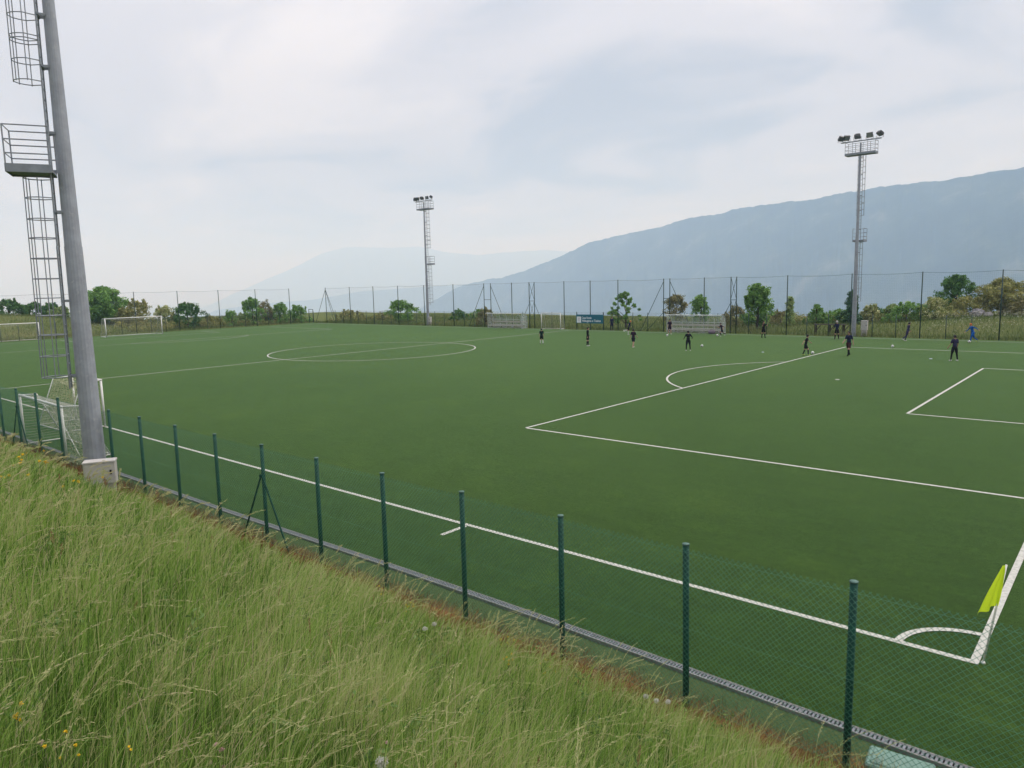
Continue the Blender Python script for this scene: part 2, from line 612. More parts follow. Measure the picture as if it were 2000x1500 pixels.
c = ramp(t, noise_tex(t, 14.0, 4, 0.7, co), [(0.3, (0.30, 0.31, 0.27)), (0.55, (0.47, 0.47, 0.43)), (0.8, (0.56, 0.56, 0.52))])
t.links.new(c, b.inputs['Base Color'])
b.inputs['Roughness'].default_value = 0.9
bump(t, b, noise_tex(t, 90.0, 3, 0.8, co), 0.4, 0.01)
LW = 0.115
LZ = 0.005
def strip(name, pts, w=LW, closed=False, z=LZ):
    pts = [Vector((p[0], p[1])) for p in pts]
    n = len(pts)
    P = []
    for i, p in enumerate(pts):
        a = pts[(i - 1) % n] if (closed or i > 0) else p
        c_ = pts[(i + 1) % n] if (closed or i < n - 1) else p
        d = (c_ - a).normalized()
        nn = Vector((-d.y, d.x)) * w / 2
        P += [(p.x + nn.x, p.y + nn.y, z), (p.x - nn.x, p.y - nn.y, z)]
    F = [(2 * i, 2 * i + 1, 2 * ((i + 1) % n) + 1, 2 * ((i + 1) % n)) for i in range(n if closed else n - 1)]
    mb = MB()
    mb.add(P, F)
    return mb.build(name, m_line, pitch)
h = PW / 2
def seg(name, a, b_, **k):
    n = 24
    return strip(name, [(a[0] + (b_[0] - a[0]) * i / n, a[1] + (b_[1] - a[1]) * i / n) for i in range(n + 1)], **k)
e = LW / 2
seg('touchline', (-PL + e, 0), (0, 0))
seg('touchline', (-PL + e, PW), (0, PW))
seg('goal_line', (0, -e), (0, PW + e), z=LZ + 0.004)
seg('goal_line', (-PL, -e), (-PL, PW + e), z=LZ + 0.004)
seg('halfway_line', (-PL / 2, e), (-PL / 2, PW - e), z=LZ + 0.004)
strip('centre_circle', [(-PL / 2 + 9.15 * math.cos(2 * PI * i / 120), h + 9.15 * math.sin(2 * PI * i / 120)) for i in range(120)], closed=True, z=LZ + 0.008)
for sgn, gx_ in ((-1, 0.0), (1, -PL)):
    def L_(d):
        return gx_ + sgn * d
    seg('penalty_area_line', (L_(16.5), h - 20.16), (L_(16.5), h + 20.16), z=LZ + 0.004)
    for s2 in (-1, 1):
        seg('penalty_area_line', (L_(e), h + s2 * 20.16), (L_(16.5 - e), h + s2 * 20.16))
        seg('goal_area_line', (L_(e), h + s2 * 9.16), (L_(5.5 - e), h + s2 * 9.16))
    seg('goal_area_line', (L_(5.5), h - 9.16), (L_(5.5), h + 9.16), z=LZ + 0.004)
    a0 = math.acos(5.5 / 9.15)
    strip('penalty_arc', [(L_(11 + 9.15 * math.cos(-a0 + 2 * a0 * i / 40)), h + 9.15 * math.sin(-a0 + 2 * a0 * i / 40)) for i in range(41)], z=LZ + 0.008)
    strip('penalty_spot', [(L_(10.89), h), (L_(11.11), h)], w=0.22)
    for yy, s3 in ((0, 1), (PW, -1)):
        strip('corner_arc', [(L_(1.0 * math.cos(PI / 2 * i / 16)), yy + s3 * math.sin(PI / 2 * i / 16)) for i in range(17)], z=LZ + 0.008)
    seg('corner_distance_mark', (L_(10.15), -0.86), (L_(10.15), -0.08), z=LZ)

# verge between the drain and the fence: short turf, then ground killed off red brown along the posts
m_verge, t, b = new_mat('fence_verge_ground')
co = obj_co(t)
sp = t.nodes.new('ShaderNodeSeparateXYZ')
t.links.new(co, sp.inputs[0])
wob = noise_tex(t, 0.9, 4, 0.65, co)
ad = N(t, 'ShaderNodeMath', operation='MULTIPLY_ADD')
t.links.new(wob, ad.inputs[0])
ad.inputs[1].default_value = 0.9
t.links.new(sp.outputs['Y'], ad.inputs[2])
k = ramp(t, ad.outputs[0], [(0.0, (0, 0, 0)), (1.0, (1, 1, 1))])
mr = N(t, 'ShaderNodeMapRange')
mr.inputs['From Min'].default_value = -3.10
mr.inputs['From Max'].default_value = -2.80
t.links.new(ad.outputs[0], mr.inputs['Value'])
dead = ramp(t, noise_tex(t, 6, 5, 0.7, co), [(0.3, (0.10, 0.045, 0.018)), (0.55, (0.18, 0.085, 0.036)), (0.75, (0.22, 0.145, 0.07))])
green = ramp(t, noise_tex(t, 18, 4, 0.7, co), [(0.3, (0.045, 0.075, 0.03)), (0.7, (0.085, 0.12, 0.05))])
c = mix_rgb(t, mr.outputs[0], dead, green)
t.links.new(c, b.inputs['Base Color'])
b.inputs['Roughness'].default_value = 0.95
b.inputs['Specular IOR Level'].default_value = 0.02
bump(t, b, noise_tex(t, 30, 4, 0.8, co), 0.7, 0.04)
gxv = np.linspace(-46, 7, 214)
gyv = np.linspace(-4.15, -2.80, 16)
ver = place('verge', grid_mesh('verge', gxv, gyv, lambda X, Y: -0.012 + 0.012 * fbm(np.stack([X.ravel(), Y.ravel()], 1) * 2.5, 3).reshape(X.shape) + 0.5 * np.clip(-3.9 - Y, 0, 1) - 0.02 * smooth(-2.95, -2.8, Y), m_verge))
tag(ver, kind='structure')

# drain: concrete channel with slotted grates along the near side
m_conc = paint('drain_concrete', (0.19, 0.19, 0.18), 0.9, 0, 0.3, 4, 0.2)
m_galv = paint('galvanised_grate', (0.16, 0.17, 0.19), 0.6, 0.3, 0.25, 8)
m_dark = paint('drain_mud', (0.10, 0.10, 0.095), 0.95)
DX = [6.5, 0.2, -0.9, -3.2, -5.4, -7.6, -10.0, -12.1, -16.2, -22.0, -30.0, -45.0]
DY = [-2.78, -2.76, -2.76, -2.74, -2.72, -2.74, -2.78, -2.84, -2.93, -3.0, -3.02, -3.0]
def drain_y(x):
    return float(np.interp(x, DX[::-1], DY[::-1]))
ch = MB()
xs = np.arange(-45.0, 6.51, 0.5)
for off, zc, ww in ((0.066, 0.0, 0.022), (-0.066, 0.0, 0.022)):
    P = []
    for x in xs:
        y = drain_y(x) + off
        P += [(x, y - ww / 2, -0.12), (x, y - ww / 2, 0.018), (x, y + ww / 2, 0.018), (x, y + ww / 2, -0.12)]
    n = len(xs)
    ch.add(P, [(4 * i + k_, 4 * i + k_ + 1, 4 * i + k_ + 5, 4 * i + k_ + 4) for i in range(n - 1) for k_ in range(3)])
chan = ch.build('drain_channel', m_conc)
tag(chan, kind='structure')
bed = MB()
P = []
for x in xs:
    y = drain_y(x)
    P += [(x, y - 0.062, -0.035), (x, y + 0.062, -0.035)]
bed.add(P, [(2 * i, 2 * i + 1, 2 * i + 3, 2 * i + 2) for i in range(len(xs) - 1)])
bed.build('channel_bed', m_dark, chan)
gr = MB()
for s_ in (-1, 1):
    gr.box((0, s_ * 0.046, 0), (0.992, 0.014, 0.022))
for i in range(21):
    gr.box((-0.485 + i * 0.0485, 0, 0.001), (0.029, 0.086, 0.018))
gme = gr.mesh('drain_grate', m_galv)
for i in range(51):
    x = 6.0 - i
    ya, yb = drain_y(x + 0.5), drain_y(x - 0.5)
    place('drain_grate', gme, chan, (x, (ya + yb) / 2, 0.004), math.atan2(ya - yb, 1.0))
# turf strip that closes the gap between the sheet and the slanting drain
# (the drain swings away from the straight edge of the sheet)
P = []
for x in xs:
    P += [(x, -2.70, -0.004), (x, drain_y(x) + 0.10, -0.004)]
eb = MB()
eb.add(P, [(2 * i, 2 * i + 1, 2 * i + 3, 2 * i + 2) for i in range(len(xs) - 1)])
eb.build('turf_edge', m_turf, pitch)

# ------------------------------------------------------------------ fences
m_green = paint('green_coated_steel', (0.006, 0.048, 0.036), 0.6, 0.0, 0.35, 5, 0.2)
m_wire = paint('green_coated_wire', (0.070, 0.215, 0.145), 0.45, 0.0, 0.2, 5, 0.4)
m_greenf = paint('dark_green_steel', (0.012, 0.040, 0.034), 0.5, 0.0, 0.2, 3, 0.4)
m_cap = paint('pale_post_cap', (0.07, 0.14, 0.12), 0.6)
m_cord = paint('dark_net_cord', (0.03, 0.06, 0.05), 0.8)

def chain_link(w, z0, z1, cell, rad):
    """diamond wire panel from x=0..w in the XZ plane"""
    mb = MB()
    hh = z1 - z0
    step = cell * math.sqrt(2)
    for sgn in (1, -1):
        kmin = int(math.floor(-hh / step)) - 1
        kmax = int(math.ceil((w + hh) / step)) + 1
        for k_ in range(kmin, kmax):
            xa = k_ * step
            # x = xa + sgn * s, z = z0 + s
            s0, s1 = 0.0, hh
            if sgn > 0:
                s0, s1 = max(s0, -xa), min(s1, w - xa)
            else:
                s0, s1 = max(s0, xa - w), min(s1, xa)
            if s1 - s0 < 0.01:
                continue
            y = 0.0015 * sgn
            mb.poly([(xa + sgn * s0, y, z0 + s0), (xa + sgn * s1, y, z0 + s1)], rad, 3, cap=False)
    return mb
def round_post(h_, r, n=10, cap=True):
    mb = MB()
    mb.poly([(0, 0, -0.3), (0, 0, h_)], r, n)
    if cap:
        mb.cur = 1
        mb.poly([(0, 0, h_ + 0.001), (0, 0, h_ + 0.016), (0, 0, h_ + 0.024)], [r * 1.14, r * 1.14, r * 0.5], n)
    return mb

fence = thing('chain_link_fence', 'green chain-link fence along the foot of the grass bank by the near touchline', 'fence', (0, -3.55, 0))
FX = [-(0.71 + 2.0 * i + 0.0055 * i * i * (1 if i > 0 else 0)) for i in range(-3, 22)]
post_me = round_post(2.21, 0.042).mesh('post', [m_green, m_cap], True)
panel_me = chain_link(2.0, 0.04, 2.17, 0.0525, 0.0025).mesh('mesh_panel', m_wire)
for i, x in enumerate(FX):
    place('post', post_me, fence, (x, random.uniform(-0.008, 0.008), random.uniform(-0.02, 0.01)), random.uniform(0, 3)).rotation_euler = (random.uniform(-0.008, 0.008), random.uniform(-0.008, 0.008), random.uniform(0, 3))
    if i:
        w = FX[i - 1] - x
        place('mesh_panel', panel_me, fence, (x, -0.047, 0), 0, (w / 2.0, 1, 1))
for z in (0.08, 1.1, 2.12):
    tw = MB()
    pts = []
    for i in range(len(FX) - 1):
        for k_ in range(4):
            x = FX[i] + (FX[i + 1] - FX[i]) * k_ / 4
            pts.append((x, -0.051, z - 0.012 * math.sin(PI * k_ / 4)))
    tw.poly(pts, 0.0018, 4)
    tw.build('tension_wire', m_wire, fence)
brace_ix = [9, 17]
for bi in brace_ix:
    x = FX[bi]
    for s_ in (-1, 1):
        br = MB()
        br.poly([(x + s_ * 0.03, -0.03, 1.52), (x + s_ * 1.0, -0.05, -0.15)], 0.021, 8)
        br.box((x + s_ * 0.035, -0.02, 1.53), (0.03, 0.09, 0.06))
        br.build('brace', m_green, fence)

# far touchline: low chain-link fence with tall ball-stop net posts
FY = 61.7
tall_x = [103.23, 96.63, 90.58, 84.68, 78.83, 72.74, 66.8, 65.57, 61.82, 58.84, 57.99, 53.24, 49.31, 45.38, 39.38, 38.61, 34.49, 31.48, 30.86, 25.57, 19.53, 13.62, 7.64, 1.7, -4.3, -10.3]
short_x = [100.76, 98.64, 94.69, 92.58, 88.62, 86.53, 82.6, 80.65, 76.7, 74.73, 70.71, 68.82, 63.8, 60.02, 55.21, 51.31, 47.4, 43.37, 41.41, 36.5, 32.9, 29.5, 27.61, 23.57, 21.53, 17.59, 15.6, 11.59, 9.67, 5.7, 3.7, -0.3, -2.3, -6.3, -8.3]
farf = thing('perimeter_fence', 'long dark green wire fence with tall net posts along the far touchline', 'fence', (0, FY, 0))
tall_me = round_post(5.9, 0.050, 8, False).mesh('tall_post', m_greenf, True)
short_me = round_post(2.1, 0.035, 8, False).mesh('short_post', m_greenf, True)
for x in tall_x:
    place('tall_post', tall_me, farf, (-x, 0, 0))
for x in short_x:
    place('short_post', short_me, farf, (-x, 0.01, 0))
far_panel = chain_link(2.0, 0.05, 2.02, 0.06, 0.0017).mesh('mesh_panel', m_greenf)
x = 104.0
while x > -10:
    place('mesh_panel', far_panel, farf, (-x, 0.045, 0))
    x -= 2.0
netm = MB()
for k_ in range(int(6.0 / 0.15) + 1):
    netm.poly([(k_ * 0.15, 0, 2.05), (k_ * 0.15, 0, 5.78)], 0.0016, 3, cap=False)
for k_ in range(int(3.75 / 0.15) + 1):
    netm.poly([(0, 0, 2.05 + k_ * 0.15), (6.0, 0, 2.05 + k_ * 0.15)], 0.0016, 3, cap=False)
net_me = netm.mesh('ball_stop_net', m_cord)
for a, b_ in zip(tall_x[:-1], tall_x[1:]):
    if a - b_ > 1.5:
        place('ball_stop_net', net_me, farf, (-a, -0.055, 0), 0, ((a - b_) / 6.0, 1, 1))
def sag_cable(pts, r, sag, mat, parent, name='top_cable'):
    mb = MB()
    q = []
    for i in range(len(pts) - 1):
        a, b_ = Vector(pts[i]), Vector(pts[i + 1])
        L2 = (b_ - a).length
        for k_ in range(6):
            u = k_ / 6
            p = a.lerp(b_, u)
            p.z -= sag * (L2 / 6.0) ** 2 * 4 * u * (1 - u)
            q.append(p)
    q.append(Vector(pts[-1]))
    mb.poly(q, r, 4)
    return mb.build(name, mat, parent)
sag_cable([(-x, -0.055, 5.84) for x in tall_x], 0.010, 0.10, m_greenf, farf)
sag_cable([(-x, 0.05, 2.05) for x in sorted(tall_x + short_x, reverse=True)], 0.006, 0.0, m_greenf, farf, 'top_wire')
def bar(parent, pts, r=0.032, name='brace', mat=None):
    mb = MB()
    mb.poly(pts, r, 6)
    return mb.build(name, mat or m_greenf, parent)
# stay struts and lattice towers where the net breaks
for a, b_, out_ in ((66.8, 65.57, 1), (39.38, 38.61, 1)):
    bar(farf, [(-a, 0, 5.6), (-a - 2.9, -0.12, 0.0)])
    bar(farf, [(-b_, 0, 5.6), (-b_ + 2.9, -0.12, 0.0)])
    bar(farf, [(-a, 0, 3.7), (-b_, 0, 3.7)], 0.028, 'crossbar')
bar(farf, [(-39.38, -0.1, 2.1), (-41.4, -0.35, 0.0)], 0.028)
for a, b_ in ((58.84, 57.99), (31.48, 30.86)):
    for z0_, z1_ in ((5.8, 3.5), (3.5, 1.3)):
        bar(farf, [(-a, 0.03, z0_), (-b_, 0.03, z1_)], 0.024)
        bar(farf, [(-b_, -0.03, z0_), (-a, -0.03, z1_)], 0.024)
        bar(farf, [(-a, 0, z1_), (-b_, 0, z1_)], 0.024, 'crossbar')
    bar(farf, [(-a, 0, 3.2), (-a - 1.7, -0.1, 0.0)], 0.028)
    bar(farf, [(-b_, 0, 3.2), (-b_ + 1.7, -0.1, 0.0)], 0.028)
bar(farf, [(-103.23, 0, 5.6), (-105.6, -0.6, 0.0)])
bar(farf, [(-103.23, 0, 5.6), (-100.7, -0.3, 0.0)])
bar(farf, [(-103.23, 0, 5.6), (-102.9, 1.8, 0.0)])

# behind the far goal
leftf = thing('perimeter_fence', 'dark green wire fence with tall net posts behind the far goal line', 'fence', (-108.0, 0, 0))
tall_y = [13.8, 20.2, 26.4, 32.6, 38.84, 45.25, 51.53, 57.76]
short_y = [8, 10, 12, 16, 18, 22.3, 24.4, 28.5, 30.6, 34.7, 36.8, 41, 43.2, 47.35, 49.5, 53.6, 55.7, 59.8]
for y in tall_y:
    place('tall_post', tall_me, leftf, (0, y, 0))
for y in short_y:
    place('short_post', short_me, leftf, (0.01, y, 0))
for k_ in range(27):
    place('mesh_panel', far_panel, leftf, (0.045, 7.0 + 2 * k_, 0), PI / 2)
for a, b_ in zip(tall_y[:-1], tall_y[1:]):
    place('ball_stop_net', net_me, leftf, (0.055, a, 0), PI / 2, ((b_ - a) / 6.0, 1, 1))
sag_cable([(0.055, y, 5.84) for y in tall_y], 0.010, 0.10, m_greenf, leftf)
gate = thing('fence_gate', 'narrow dark green gate frame standing open near the far corner of the fences', 'gate', (-107.2, 61.3, 0))
gm = MB()
for s_ in (-0.6, 0.6):
    gm.poly([(s_, 0, -0.1), (s_, 0, 2.3)], 0.05, 8)
gm.poly([(-0.6, 0, 2.27), (0.6, 0, 2.27)], 0.045, 8)
gm.build('gate_frame', m_greenf, gate)
gl = MB()
gl.poly([(-0.6, 0.05, 0.1), (-0.6, 0.9, 0.1), (-0.6, 0.9, 1.9), (-0.6, 0.05, 1.9)], 0.025, 6, closed=True)
for k_ in range(6):
    gl.poly([(-0.6, 0.05 + 0.14 * (k_ + 1), 0.1), (-0.6, 0.05 + 0.14 * (k_ + 1), 1.9)], 0.006, 4)
gl.build('gate_leaf', m_greenf, gate)

# ------------------------------------------------------------------ floodlight masts
m_galvp = paint('galvanised_mast', (0.30, 0.318, 0.36), 0.6, 0.2, 0.16, 2.2, 0.4, wear=(0.36, 0.375, 0.41))
m_galv2 = paint('galvanised_rail', (0.24, 0.26, 0.29), 0.5, 0.4, 0.15, 4)
m_cabin = paint('cream_grey_cabinet', (0.47, 0.45, 0.43), 0.6, 0, 0.10, 3, 0.4, wear=(0.36, 0.34, 0.32))
m_plinth = paint('cast_concrete', (0.36, 0.34, 0.31), 0.95, 0, 0.25, 5, 0.2, wear=(0.22, 0.21, 0.19))
m_black = paint('black_plastic', (0.02, 0.02, 0.022), 0.5)
m_lampbody = paint('dark_lamp_housing', (0.06, 0.065, 0.07), 0.5, 0.3)
m_lampglass, t, b = new_mat('floodlight_glass')
b.inputs['Base Color'].default_value = (0.22, 0.24, 0.25, 1)
b.inputs['Roughness'].default_value = 0.12
b.inputs['Metallic'].default_value = 0.3

def hoop(mb, z, y0, r=0.36, rt=0.014):
    """safety hoop behind the ladder: open towards the pole"""
    pts = [(-0.19, y0, z)]
    for i in range(13):
        a = PI - PI * i / 12
        pts.append((0.34 * math.cos(a), y0 + 0.28 + 0.40 * math.sin(a), z))
    pts.append((0.19, y0, z))
    mb.poly(pts, rt, 4)
def pole_r(z):
    return 0.298 - 0.01045 * z if z < 6.92 else 0.216 - 0.0102 * (z - 6.92)
def mast(label, loc, rz, lamps, slim=1.0):
    t_ = thing('floodlight_mast', label, 'floodlight mast', loc, rz, 'floodlight masts around the pitch')
    p = MB()
    p.poly([(0, 0, -0.6), (0, 0, 0.0), (0, 0, 3.4), (0, 0, 6.92)], [0.302, 0.298, 0.262, 0.226], 18)
    p.poly([(0, 0, 6.86), (0, 0, 12.0), (0, 0, 17.9)], [0.217, 0.164, 0.104], 18)
    p.poly([(0, 0, -0.1), (0, 0, 0.02)], [0.42, 0.42], 18)
    for k_ in range(16):
        a = 2 * PI * k_ / 16
        p.poly([(0.37 * math.cos(a), 0.37 * math.sin(a), 0.0), (0.37 * math.cos(a), 0.37 * math.sin(a), 0.07)], 0.014, 6)
    p.build('pole', m_galvp, t_).scale = (slim, slim, 1)
    # ladder on the outer side of the pole (+Y), following its taper
    def ly(z):
        return pole_r(z) + 0.15
    la = MB()
    for s_ in (-0.19, 0.19):
        la.poly([(s_, ly(z), z) for z in (2.9, 6.9, 6.95, 12.0, 17.0)], 0.024, 6)
    for k_ in range(50):
        z = 3.05 + k_ * 0.28
        la.poly([(-0.19, ly(z), z), (0.19, ly(z), z)], 0.014, 5, cap=False)
    lad = la.build('ladder', m_galv2, t_)
    for z in (3.25, 5.4, 7.87, 10.0, 11.75, 13.09, 15.0, 16.6):
        bk = MB()
        for s_ in (-0.13, 0.13):
            bk.box((s_, ly(z) - 0.09, z), (0.03, 0.24, 0.07))
        bk.box((0, ly(z) - 0.03, z), (0.44, 0.03, 0.06))
        bk.build('bracket', m_galv2, lad)
    for z0_, z1_, hz_ in ((3.25, 8.80, [3.25, 3.85, 4.45, 5.0, 5.49, 6.03, 6.59, 7.15, 7.67, 8.24, 8.78]), (11.30, 16.9, [11.33, 11.87, 12.40, 12.50, 13.03, 13.6, 14.15, 14.7, 15.25, 15.8, 16.35, 16.9])):
        cg = MB()
        for z in hz_:
            hoop(cg, z, ly(z))
        for a in (0.02, 0.27, 0.5, 0.73, 0.98):
            aa = PI * a
            cg.poly([(0.345 * math.cos(aa), ly(z) + 0.28 + 0.405 * math.sin(aa), z) for z in (z0_, z1_)], 0.013, 4)
        cg.build('safety_cage', m_galv2, lad)
    # resting platform half way up
    pf = MB()
    pf.box((0, 0.80, 8.93), (0.96, 1.06, 0.05))
    for (cx_, cy_, sx_, sy_) in ((0, 1.33, 1.00, 0.03), (-0.485, 0.80, 0.03, 1.06), (0.485, 0.80, 0.03, 1.06)):
        pf.box((cx_, cy_, 8.98), (sx_, sy_, 0.22))
    plat = pf.build('rest_platform', m_galv2, t_)
    rl = MB()
    C4 = [(-0.48, 0.26), (-0.48, 1.32), (0.48, 1.32), (0.48, 0.26)]
    for z in (9.36, 9.72, 10.1):
        rl.poly([(q[0], q[1], z) for q in C4], 0.018, 6)
    for q in C4:
        rl.poly([(q[0], q[1], 9.0), (q[0], q[1], 10.1)], 0.020, 6)
    rl.build('railing', m_galv2, plat)
    # head: service platform, crossarm and floodlights
    hp = MB()
    hp.box((0, 0.25, 16.86), (2.6, 0.95, 0.06))
    for (cx_, cy_, sx_, sy_) in ((0, 0.74, 2.64, 0.03), (0, -0.24, 2.64, 0.03), (-1.32, 0.25, 0.03, 0.95), (1.32, 0.25, 0.03, 0.95)):
        hp.box((cx_, cy_, 16.92), (sx_, sy_, 0.2))
    head = hp.build('head_platform', m_galv2, t_)
    hr = MB()
    C4 = [(-1.3, -0.22), (-1.3, 0.72), (1.3, 0.72), (1.3, -0.22)]
    for z in (17.3, 17.65, 18.0):
        hr.poly([(q[0], q[1], z) for q in C4], 0.020, 5, closed=True)
    for q in C4 + [(-0.65, 0.72), (0, 0.72), (0.65, 0.72), (-0.65, -0.22), (0.65, -0.22)]:
        hr.poly([(q[0], q[1], 16.9), (q[0], q[1], 18.0)], 0.020, 5)
    hr.build('railing', m_galv2, head)
    ca = MB()
    ca.box((0, 0, 18.06), (3.5, 0.09, 0.09))
    arm = ca.build('crossarm', m_galv2, t_)
    for (lx, yaw, pitch_) in lamps:
        M = Matrix.Rotation(R(yaw), 3, 'Z') @ Matrix.Rotation(R(pitch_), 3, 'X')
        fb = MB()
        fb.box((0, 0, 0), (0.52, 0.18, 0.46), M=M)
        fb.box(tuple(M @ Vector((0, 0.15, 0))), (0.34, 0.14, 0.34), M=M)
        for k_ in range(5):
            fb.box(tuple(M @ Vector((-0.2 + 0.1 * k_, 0.13, 0))), (0.015, 0.12, 0.42), M=M)
        f_ = fb.build('floodlight', m_lampbody, t_, loc=(lx, -0.05, 18.46))
        fg = MB()
        fg.box(tuple(M @ Vector((0, -0.096, 0))), (0.46, 0.015, 0.40), M=M)
        fg.build('lamp_glass', m_lampglass, f_)
        yk = MB()
        yk.poly([(0, 0.05, -0.36), (0.33, 0.05, -0.30), tuple(M @ Vector((0.31, 0, 0)))], 0.02, 5)
        yk.poly([(0, 0.05, -0.36), (-0.33, 0.05, -0.30), tuple(M @ Vector((-0.31, 0, 0)))], 0.02, 5)
        yk.build('yoke', m_galv2, f_)
    return t_
LAMPS = [(-1.72, 62, 38), (-1.25, 40, 34), (-0.30, 6, 60), (0.75, -8, 12), (1.62, -38, 55)]
mast('tall galvanised floodlight mast with caged ladder rising beside the cabinet on the near bank', (-21.66, -3.90, 0), PI - R(25), LAMPS)
mast('distant slim floodlight mast beyond the far touchline, left of the dugouts', (-79.45, 62.9, 0), 0, LAMPS[::-1], 0.72)
mast('floodlight mast standing out against the mountain, beside the wooden table', (-19.47, 62.6, 0), 0, LAMPS, 0.72)

def cabinet(label, loc, rz, w, d, hgt, pl):
    c_ = thing('electrical_cabinet', label, 'cabinet', loc, rz, 'electrical cabinets at the masts')
    MB().bbox((0, 0, pl / 2 - 0.2), (w * 0.86, d * 0.9, pl + 0.4), 0.02).build('plinth', m_plinth, c_)
    bd = MB()
    bd.bbox((0, 0, pl + hgt / 2), (w, d, hgt), 0.012)
    body = bd.build('body', m_cabin, c_)
    MB().bbox((0, 0, pl + hgt + 0.025), (w * 1.05, d * 1.14, 0.05), 0.015).build('lid', m_cabin, c_)
    MB().bbox((0, -d / 2 - 0.006, pl + hgt / 2), (w * 0.92, 0.014, hgt * 0.9), 0.004).build('door', m_cabin, c_)
    hd = MB()
    hd.box((w * 0.36, -d / 2 - 0.024, pl + hgt * 0.55), (0.05, 0.022, 0.12))
    hd.build('handle', m_black, c_)
    return c_
cabinet('pale grey electrical cabinet on a concrete plinth at the foot of the near mast', (-20.15, -4.30, 0.06), R(60), 0.78, 0.34, 0.60, 0.30)
cabinet('slim white cabinet beside the floodlight mast behind the far touchline, near the wooden table', (-18.55, 62.75, 0), 0, 0.55, 0.4, 0.85, 0.55)
cabinet('small white cabinet at the foot of the distant mast left of the dugouts', (-78.75, 62.6, 0), 0, 0.5, 0.4, 0.7, 0.45)

# ------------------------------------------------------------------ goals
m_white = paint('white_goal_paint', (0.70, 0.70, 0.68), 0.45, 0, 0.06, 4, 0.5, wear=(0.55, 0.55, 0.52))
m_net = paint('pale_net_cord', (0.42, 0.42, 0.36), 0.9)
m_net2 = paint('straw_green_net_cord', (0.40, 0.42, 0.26), 0.9)
def net_sheet(mb, A, B, C_, D_, nu, nv, r, sag=0.0, jit=0.0):
    """cords over the patch A-B (top) to D-C (bottom), optionally sagging and bunched"""
    A, B, C_, D_ = map(Vector, (A, B, C_, D_))
    nrm = (B - A).cross(D_ - A).normalized()
    G = []
    for j in range(nv + 1):
        row = []
        for i in range(nu + 1):
            u, v = i / nu, j / nv
            p = A.lerp(B, u).lerp(D_.lerp(C_, u), v)
            bulge = sag * 4 * u * (1 - u) * math.sin(PI * v)
            p = p + nrm * bulge + Vector((0, 0, -abs(sag) * 0.8 * 4 * u * (1 - u) * math.sin(PI * v)))
            if jit and 0 < i < nu and 0 < j:
                p += Vector((random.uniform(-jit, jit), random.uniform(-jit, jit), random.uniform(-jit, jit) * 0.6))
            row.append(p)
        G.append(row)
    for j in range(nv + 1):
        mb.poly(G[j], r, 3, cap=False)
    for i in range(nu + 1):
        mb.poly([G[j][i] for j in range(nv + 1)], r, 3, cap=False)
def goal(name, label, loc, rz, w, hgt, d_top, d_bot, rpost, net_mat, cell, cord, ground_bar=True, jit=0.0, sag=0.12, group='goals around the pitch'):
    """opening faces local +Y; width along X"""
    g = thing(name, label, 'goal', loc, rz, group)
    for s_ in (-1, 1):
        MB().poly([(s_ * w / 2, 0, -0.02), (s_ * w / 2, 0, hgt)], rpost, 12).build('post', m_white, g, True)
        sb = MB()
        sb.poly([(s_ * w / 2, 0, hgt), (s_ * w / 2, -d_top, hgt - 0.03), (s_ * w / 2, -d_bot, 0.04)], rpost * 0.5, 8)
        if ground_bar:
            sb.poly([(s_ * w / 2, 0, 0.03), (s_ * w / 2, -d_bot, 0.03)], rpost * 0.5, 8)
        sb.build('side_stay', m_white, g, True)
    MB().poly([(-w / 2 - rpost, 0, hgt), (w / 2 + rpost, 0, hgt)], rpost, 12).build('crossbar', m_white, g, True)
    if ground_bar:
        MB().poly([(-w / 2, -d_bot, 0.04), (w / 2, -d_bot, 0.04)], rpost * 0.55, 8).build('ground_bar', m_white, g, True)
    nm = MB()
    nu = max(4, int(w / cell))
    a, b_ = w / 2, rpost * 0.6
    ht = hgt - 0.03
    net_sheet(nm, (-a, -b_, ht), (a, -b_, ht), (a, -d_top, ht - 0.05), (-a, -d_top, ht - 0.05), nu, max(2, int(d_top / cell)), cord, sag, jit)
    net_sheet(nm, (-a, -d_top, ht - 0.05), (a, -d_top, ht - 0.05), (a, -d_bot, 0.05), (-a, -d_bot, 0.05), nu, max(4, int(hgt / cell)), cord, sag, jit)
    for s_ in (-1, 1):
        net_sheet(nm, (s_ * a, -b_, ht), (s_ * a, -d_top, ht - 0.05), (s_ * a, -d_bot, 0.05), (s_ * a, -b_, 0.05), max(2, int(d_bot / cell)), max(4, int(hgt / cell)), cord, sag * 0.3, jit)
    nm.build('net', net_mat, g)
    return g
goal('match_goal', 'full-size white goal on the far goal line, in front of the round dark tree', (-PL, PW / 2, 0), -PI / 2, 7.32, 2.44, 0.9, 1.9, 0.06, m_net, 0.13, 0.0028)
goal('training_goal', 'white goal cut off at the picture edge, parked beyond the far goal line', (-106.6, 16.6, 0), -PI / 2, 6.6, 2.2, 0.8, 1.4, 0.055, m_net, 0.14, 0.0028)
goal('training_goal', 'small white goal standing by the far fence between lattice tower and sign', (-54.65, 60.75, 0), PI, 3.0, 2.0, 0.5, 0.9, 0.045, m_net, 0.12, 0.003)
goal('training_goal', 'small white goal with straw-coloured net standing on the near touchline behind the mast', (-33.1, -0.05, 0), R(2), 3.0, 2.0, 0.75, 1.5, 0.045, m_net2, 0.10, 0.007, jit=0.045, sag=0.2)
gB = goal('training_goal', 'low wide white goal pushed against the near fence, left of the mast', (-27.85, -3.40, 0), R(-1.5), 4.75, 1.9, -0.55, -1.35, 0.045, m_net, 0.11, 0.0055, jit=0.03, sag=0.15)
